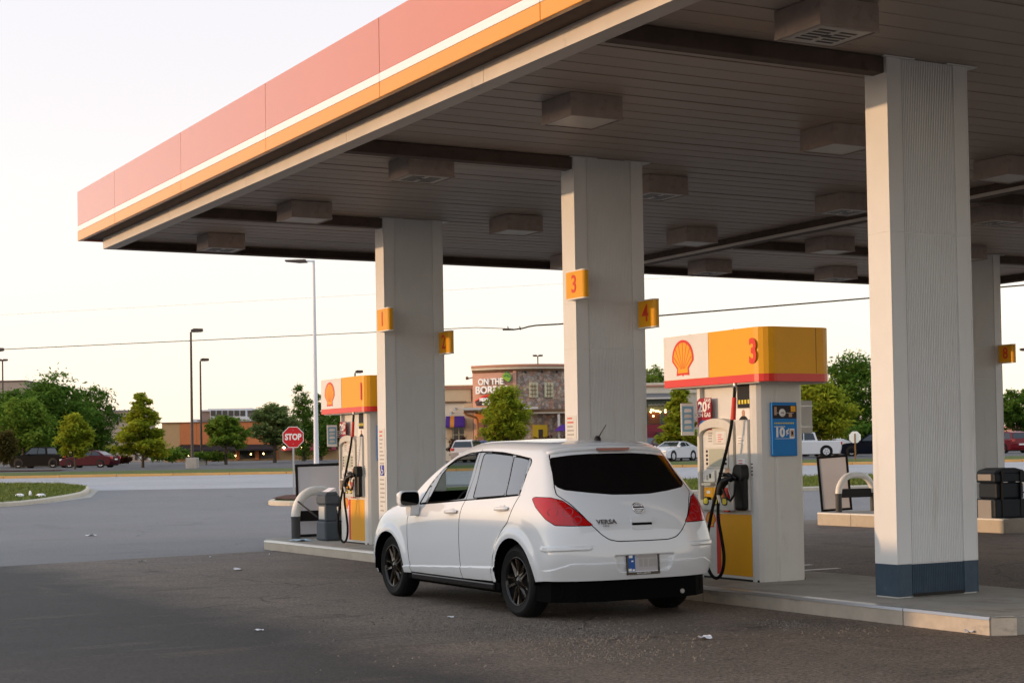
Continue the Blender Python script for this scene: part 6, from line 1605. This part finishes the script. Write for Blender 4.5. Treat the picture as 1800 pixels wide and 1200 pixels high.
tree(4, 128, 752, 818, 46, 'leaf_brown', 'olive brown shrub at the left edge beside the dark pickup', 'shrub', 2600, 6, name='shrub')
tree(131, 122, 727, 806, 62, 'leaf_yellow', 'small yellow-green young tree in front of the maroon car', 'round', 3600, 7, trunk_r=.07, size=.13)
tree(250, 128, 690, 806, 112, 'leaf_yellow', 'layered yellow-green oak left of the brown lamp posts', 'oak', 8200, 8, size=.145, trunk_r=.11)
tree(268, 126, 740, 800, 72, 'leaf_mid', 'low dark bough mass under the layered oak, on its right side', 'umbrella', 2600, 28, size=.14, trunk_r=.05) if False else None
tree(396, 150, 727, 790, 92, 'leaf_mid', 'umbrella-shaped tree in front of the orange store', 'umbrella', 5200, 9, trunk_r=.13)
tree(482, 165, 706, 790, 94, 'leaf_grey', 'grey-green spreading tree left of the STOP sign', 'umbrella', 6200, 10, trunk_r=.17)
tree(532, 185, 683, 800, 46, 'leaf_dark', 'tall narrow dark tree right behind the STOP sign', 'column', 4600, 11)
tree(563, 190, 698, 800, 40, 'leaf_dark', 'narrow dark tree just behind the tall white light pole', 'column', 4000, 12)
tree(596, 180, 722, 796, 70, 'leaf_dark', 'dark round tree behind the logo end of pump 1', 'round', 4200, 13)
tree(889, 127, 680, 786, 84, 'leaf_yellow', 'bushy yellow-green tree in front of the restaurant tower', 'round', 6800, 14, size=.14, trunk_r=.09)
tree(1196, 118, 672, 790, 82, 'leaf_yellow', 'yellow-green tree beside the white coupe, behind pump 3', 'oak', 6200, 16, size=.15, trunk_r=.08)
tree(1152, 215, 642, 720, 70, 'leaf_mid', 'tree showing only its top above the restaurant roof, left of pump 3', 'round', 3600, 17)
tree(1440, 126, 666, 776, 118, 'leaf_yellow', 'yellow-green tree with a thin dark trunk, right of pump 3', 'round', 8200, 18, size=.15, trunk_r=.10)
tree(1496, 176, 624, 790, 130, 'leaf_dark', 'large dark tree behind the yellow-green one, left of the nearest column', 'round', 9000, 19)
tree(1412, 190, 668, 790, 90, 'leaf_dark', 'dark tree partly hidden behind the header of pump 3', 'round', 5200, 27)
tree(1788, 170, 682, 760, 92, 'leaf_dark', 'dark tree at the right edge beyond the far column', 'round', 5600, 20)
tree(1798, 132, 769, 786, 44, 'leaf_mid', 'clipped green shrub at the right edge beside the red vehicle', 'shrub', 2200, 21, name='shrub')
tree(1515, 150, 745, 792, 90, 'leaf_dark', 'dark hedge mass behind the stop sign back', 'shrub', 4200, 22, name='shrub')
tree(300, 150, 789, 808, 70, 'leaf_mid', 'low green hedge between the oak and the lamp posts', 'shrub', 2600, 23, name='shrub')
tree(372, 150, 795, 808, 66, 'leaf_mid', 'low green hedge right of the lamp posts', 'shrub', 2400, 24, name='shrub')
tree(222, 150, 800, 813, 40, 'leaf_red', 'low dark hedge behind the tail of the maroon car', 'shrub', 1600, 25, name='shrub')
tree(800, 130, 768, 806, 44, 'leaf_red', 'dark burgundy shrub in front of the purple awnings', 'shrub', 2400, 26, name='shrub')
tree(960, 140, 768, 800, 90, 'leaf_red', 'dark low shrubs under the yellow window of the restaurant', 'shrub', 2400, 29, name='shrub')
blades('grass_blades', [pxd(-300, 51), pxd(0, 53), pxd(70, 56), pxd(150, 64), pxd(160, 74), pxd(110, 81.), pxd(0, 84), pxd(-300, 86)], 16000, .05, .13, .14)
blades('grass_blades', [pxd(1100, 53.5), pxd(1440, 56.5), pxd(1900, 59.5), pxd(1900, 71), pxd(1440, 70.5), pxd(1100, 67.5)], 16000, .06, .17, .13)

# added unseen hedge keeps the low sun off the ground and the car's lower flank
hd = thing('shade_hedge', 'unseen hedge added left of the view to shade the lower part of the car', 'hedge', (-7.5, 20, 0))
hr = np.random.default_rng(77); hp_ = np.stack([hr.normal(0, .45, 16000).clip(-.8, .8), hr.uniform(-3.7, 15, 16000), hr.uniform(0.02, 2.16, 16000)], 1)
V_, F_ = leaves(hp_, .16, hr); me = bpy.data.meshes.new('foliage'); me.from_pydata(V_.tolist(), [], F_.tolist()); me.materials.append(M['leaf_dark']); o = obj('foliage', me, None, hd); tag(o, kind='stuff')
b = MB(); b.box(-.45, .45, -3.7, 15, -.05, 2.22, .04); obj('shade_core', b, 'trunk', hd)  # solid core gives the added hedge a straight shadow edge
# ------------------------------------------------------------------ cars parked across the road
mat('paint_maroon', (.055, .003, .010), .45, spec=.12, coat=.1); mat('paint_black', (.003, .0032, .004), .5, spec=.06); mat('paint_white', (.62, .63, .65), .4, coat=.4); mat('paint_silver', (.45, .40, .38), .3, coat=1., metal=.4); mat('paint_blue', (.02, .045, .17), .4, coat=.2); mat('paint_darkred', (.07, .008, .018), .4, coat=.15); mat('paint_red', (.16, .008, .014), .4, coat=.15); mat('paint_navy', (.004, .006, .012), .5, spec=.06)
mat('car_glass', (.02, .03, .04), .08, spec=.5); mat('alloy', (.50, .48, .45), .3, metal=.7)
PROFILES = {
 # lower body side outline (x forward, z), cab outline with window band, wheel x, wheel radius, half width
 'sedan': dict(body=[(-2.35, .35), (-2.40, .62), (-2.33, .92), (-1.75, 1.00), (-1.2, 1.0), (.85, .98), (1.5, .90), (2.2, .76), (2.38, .58), (2.36, .30)], cab=[(-1.75, .99), (-1.05, 1.36), (-.55, 1.45), (.15, 1.45), (.95, 1.00)], win=[(-1.45, 1.02), (-.98, 1.31), (-.5, 1.39), (.12, 1.39), (.74, 1.02)], split=(-.55, .05), wheels=(-1.40, 1.42), r=.33, w=.91),
 'coupe': dict(body=[(-2.30, .35), (-2.38, .66), (-2.30, 1.0), (-1.7, 1.02), (.6, .96), (1.4, .90), (2.2, .74), (2.36, .56), (2.34, .28)], cab=[(-1.95, 1.0), (-1.1, 1.32), (-.6, 1.38), (-.1, 1.37), (.75, .97)], win=[(-1.1, 1.05), (-.85, 1.28), (-.5, 1.32), (-.12, 1.31), (.5, 1.0)], split=(-.62,), wheels=(-1.38, 1.38), r=.35, w=.93),
 'suv': dict(body=[(-2.3, .42), (-2.36, .75), (-2.32, 1.08), (-1.5, 1.10), (.85, 1.06), (1.4, 1.02), (2.15, .92), (2.32, .66), (2.28, .36)], cab=[(-2.30, 1.07), (-2.02, 1.62), (-1.4, 1.70), (.05, 1.69), (.95, 1.07)], win=[(-2.05, 1.13), (-1.86, 1.54), (-1.3, 1.60), (.0, 1.60), (.68, 1.13)], split=(-1.25, -.25), wheels=(-1.38, 1.40), r=.36, w=.94),
 'pickup': dict(body=[(-2.85, .55), (-2.88, .85), (-2.85, 1.18), (-1.1, 1.18), (1.1, 1.16), (1.7, 1.14), (2.65, 1.08), (2.80, .80), (2.76, .45)], cab=[(-1.15, 1.16), (-.95, 1.80), (-.4, 1.86), (.55, 1.85), (1.35, 1.15)], win=[(-.98, 1.24), (-.84, 1.72), (-.4, 1.77), (.5, 1.76), (1.05, 1.24)], split=(-.15,), wheels=(-1.75, 1.75), r=.40, w=.98),
}
def parked_car(kind, px, d, yaw, paint, label, py_base=None, scale=1., name='parked_car', grp='cars parked across the road'):
    S = PROFILES[kind]; p = at(px, d)
    if py_base is not None: p.z = zat(px, py_base, d)
    t = thing(name, label, 'pickup truck' if kind == 'pickup' else 'car', p, FACE + yaw, grp, scale); w_ = S['w']; r_ = S['r']
    # body lofted across its width so the sides tuck in at top and bottom
    def loft(poly, ws):
        b = MB(); n = len(poly); vs = []
        for (y, sx, dz) in ws:
            for (x, z) in poly: vs.append((x * sx, y, z + dz * (1 if z > .5 else 0)))
        fs = []
        for k in range(len(ws) - 1):
            for i in range(n): j = (i + 1) % n; fs.append((k * n + i, k * n + j, (k + 1) * n + j, (k + 1) * n + i))
        fs += [tuple(range(n)), tuple(range((len(ws) - 1) * n, len(ws) * n))]; b.add(vs, fs, False); return b
    body = S['body']
    q = [(body[0][0] + .1, .24)] + body + [(body[-1][0] - .1, .22)]
    b = loft(q, [(-w_, .955, -.06), (-w_ * .93, .985, -.015), (-w_ * .55, 1, .01), (w_ * .55, 1, .01), (w_ * .93, .985, -.015), (w_, .955, -.06)]); bo = obj('body', b, paint, t)
    cab = S['cab']; zt = max(z for _, z in cab); zb = min(z for _, z in cab); b = MB(); n = len(cab); vs = []
    hw = lambda z: w_ * (.93 - .24 * (z - zb) / (zt - zb))
    for sg in (-1, 1): vs += [(x, sg * hw(z), z) for x, z in cab]
    b.add(vs, [tuple(range(n)), tuple(range(n, 2 * n))] + [(i, i + 1, n + i + 1, n + i) for i in range(n - 1)]); obj('cabin', b, paint, t)
    for sg in (-1, 1):
        win = S['win']; xs = [min(x for x, _ in win) - 1] + list(S['split']) + [9]
        for a, c in zip(xs, xs[1:]):
            # clip the side glass between pillars
            pts = [p_ for p_ in win]; 
            def clip(P_, xa, keep):
                o = []
                for i in range(len(P_)):
                    u, v = P_[i - 1], P_[i]; iu, iv = keep(u[0] - xa), keep(v[0] - xa)
                    if iu != iv: f = (xa - u[0]) / (v[0] - u[0]); o.append((xa, u[1] + f * (v[1] - u[1])))
                    if iv: o.append(v)
                return o
            P_ = clip(clip(pts, a + .035, lambda q_: q_ > 0), c - .035, lambda q_: q_ < 0)
            if len(P_) < 3: continue
            b = MB(); m_ = len(P_); b.add([(x, sg * (hw(z) + .012), z) for x, z in P_] + [(x, sg * (hw(z) - .02), z) for x, z in P_], [tuple(range(m_)), tuple(range(m_, 2 * m_))] + [(i, (i + 1) % m_, m_ + (i + 1) % m_, m_ + i) for i in range(m_)]); obj('window', b, 'car_glass', t)
    def screen(a, c, nm):       # front / rear glass between two cab outline points
        b = MB(); (x0, z0), (x1, z1) = a, c; e = np.array([x1 - x0, z1 - z0]); L_ = np.hypot(*e); nrm = np.array([-e[1], e[0]]) / L_
        if nrm[1] < 0: nrm = -nrm
        f0, f1 = .12, .90; A_ = np.array(a) + e * f0 + nrm * .012; B_ = np.array(a) + e * f1 + nrm * .012
        b.add([(A_[0], -hw(A_[1]) * .90, A_[1]), (A_[0], hw(A_[1]) * .90, A_[1]), (B_[0], hw(B_[1]) * .88, B_[1]), (B_[0], -hw(B_[1]) * .88, B_[1])], [(0, 1, 2, 3)]); obj(nm, b, 'car_glass', t)
    screen(cab[-1], cab[-2], 'windscreen'); screen(cab[0], cab[1], 'rear_window')
    for wx in S['wheels']:
        for sg in (-1, 1):
            W = bpy.data.objects.new('wheel', None); COL.objects.link(W); W.parent = t; W.location = (wx, sg * (w_ - .10), r_)
            b = MB(); b.lathe([(r_ * .62, -.10), (r_ * .95, -.11), (r_, -.06), (r_, .06), (r_ * .95, .11), (r_ * .62, .10)], (0, 0, 0), 'y', 20); obj('tyre', b, 'rubber', W)
            b = MB(); b.lathe([(r_ * .63, .085 * sg), (r_ * .55, .07 * sg), (.001, .08 * sg)], (0, 0, 0), 'y', 16); obj('rim', b, 'alloy', W)
            b = MB()
            for k in range(5): c_ = MB(); c_.box(-.025, .025, .086 * sg, .10 * sg, r_ * .15, r_ * .5); c_.xf(Matrix.Rotation(k * 1.2566 + .6, 4, 'Y')); b.add(c_.v, c_.f)
            g_ = obj('rim_slots', b, 'black', W); tag(g_, kind='stuff')
            b = MB(); b.lathe([(r_ * 1.16, .0), (r_ * 1.16, sg * .108)], (wx, sg * (w_ - .10), r_ * 1.02), 'y', 20); b.lathe([(r_ * 1.15, sg * .102), (r_ * .9, sg * .101)], (wx, sg * (w_ - .10), r_ * 1.02), 'y', 20); obj('wheel_arch', b, 'black', t)
    b = MB(); b.box(body[0][0] * .93, body[-1][0] * .93, -w_ * .92, w_ * .92, .16, .34, .03); obj('underside', b, 'black', t)
    xr, xf = body[1][0], body[-2][0]
    for sg in (-1, 1):
        b = MB(); zz = .80 * (1.22 if kind in ('suv', 'pickup') else 1.); b.box(xr * .975 + .30, xr * 1.0 - .02, sg * w_ * .66, sg * w_ * .955, zz - .10, zz + .12, .03); obj('tail_light', b, 'lens_red', t)
        zf = .68 * (1.28 if kind in ('suv', 'pickup') else 1.); b = MB(); b.box(xf * .86, xf * .985, sg * w_ * .62, sg * w_ * .95, zf - .06, zf + .08, .03); obj('headlight', b, 'headlamp', t)
        b = MB(); b.box(.55, .75, sg * w_ * 1.0, sg * w_ * 1.16, zb - .02, zb + .12, .03); obj('wing_mirror', b, paint, t)
    b = MB(); b.box(xf * .97, xf * 1.012, -w_ * .45, w_ * .45, .38, .58 if kind in ('sedan', 'coupe') else .95, .02); obj('grille', b, 'black' if kind != 'pickup' else 'chrome', t)
    b = MB(); b.box(xf * .985, xf * 1.02, -w_ * .85, w_ * .85, .34 if kind != 'pickup' else .48, .40 if kind != 'pickup' else .68, .02); obj('bumper_bar', b, paint if kind != 'pickup' else 'chrome', t)
    b = MB(); b.box(xr * 1.0, xr * .97 + .02, -.26, .26, .62, .74); obj('plate', b, 'print_white', t)
    return t
PI = math.pi
parked_car('sedan', 157, 139, PI - .22, 'paint_maroon', 'maroon sedan parked facing left beside the dark pickup')
parked_car('pickup', 72, 146, PI - .30, 'paint_black', 'black pickup with chrome front under the left trees', scale=1.0)
parked_car('suv', 826, 126, PI / 2 - .25, 'paint_silver', 'silver vehicle with a dark rear window showing above the white hatchback roof')
parked_car('suv', 862, 133, PI / 2 - .55, 'paint_blue', 'blue vehicle beside the silver one, above the white hatchback roof')
parked_car('coupe', 1180, 116, -PI / 2 - .62, 'paint_white', 'white coupe facing the road between the column and pump 3')
parked_car('suv', 1140, 131, -PI / 2 - .75, 'paint_darkred', 'dark red vehicle behind the white coupe')
parked_car('pickup', 1408, 121, PI - .16, 'paint_white', 'white pickup whose tail shows right of pump 3')
parked_car('coupe', 1452, 129, PI - .75, 'paint_white', 'white car with its tail towards us behind the white pickup')
parked_car('suv', 1530, 124, PI - .25, 'paint_navy', 'dark vehicle behind the stop sign back, left of the nearest column')
parked_car('suv', 1762, 131, PI / 2 + .35, 'paint_red', 'dark red vehicle at the right edge beyond the far column')

# ------------------------------------------------------------------ the customer's car and ground litter
build_hatchback()
def px_ground(px, py):
    d_ = _r3 * ((px - 900) / 2902.1) - _u3 * ((py - 727.68) / 2902.1) + _f2; q = Vector((0, 0, CAM_H)) + d_ * (-CAM_H / d_.z); return q
for px, py, s, lab in ((160, 942, .2, 'flat white paper scrap on the dark drive at the left'), (418, 1003, .16, 'small white paper scrap between the drive seam and the white car'), (455, 1110, .07, 'tiny pale scrap on the forecourt at lower left'), (1708, 1114, .13, 'crumpled white tissue at the foot of the island kerb'), (792, 1087, .05, 'tiny pink scrap by the rear wheel of the white car'), (1240, 1125, .10, 'pale twig-like scrap on the forecourt behind the white car'), (250, 988, .10, 'small pale scrap near the seam of the drive'), (475, 975, .06, 'tiny white scrap at the corner of the island'), (370, 980, .05, 'tiny scrap on the seam left of the island')):
    q = px_ground(px, py); paper(q.x, q.y, .012, s, random.uniform(0, 3), lab, grp='litter on the ground')
# loose chippings where the surface has broken up
def chips(name, spots, n, m_):
    b = MB(); k = 0
    tot = sum(w_ for *_, w_ in spots)
    for px, py, sx, sy, w_ in spots:
        for i in range(int(n * w_ / tot)):
            q = px_ground(random.gauss(px, sx), random.gauss(py, sy)); s = random.uniform(.006, .014) * random.choice((.7, 1, 1, 1.3)); a = random.uniform(0, 6.28); z = .008
            vs = []
            for j in range(4): vs.append((q.x + s * math.cos(a + j * 1.57) * random.uniform(.6, 1.2), q.y + s * math.sin(a + j * 1.57) * random.uniform(.6, 1.2), z))
            vs.append((q.x + random.uniform(-.3, .3) * s, q.y + random.uniform(-.3, .3) * s, z + s * random.uniform(.5, 1.1)))
            b.v += vs; b.f += [[k, k + 1, k + 4], [k + 1, k + 2, k + 4], [k + 2, k + 3, k + 4], [k + 3, k, k + 4]]; b.mi += [0] * 4; b.sm += [False] * 4; k += 5
    o = obj(name, b, m_, fix=False); tag(o, kind='stuff')
mat('chip', (.20, .175, .150), .85, col2=(.09, .076, .064), vscale=14)
mat('chip_dark', (.02, .017, .015), .9)
SP = [(880, 1108, 90, 9, 4), (980, 1118, 100, 11, 4), (1060, 1150, 90, 10, 1.4), (760, 1092, 50, 10, 1.), (1385, 1098, 28, 4, .5), (1490, 1106, 50, 8, .4), (900, 1115, 300, 30, .8)]
chips('gravel', SP, 4200, 'chip')
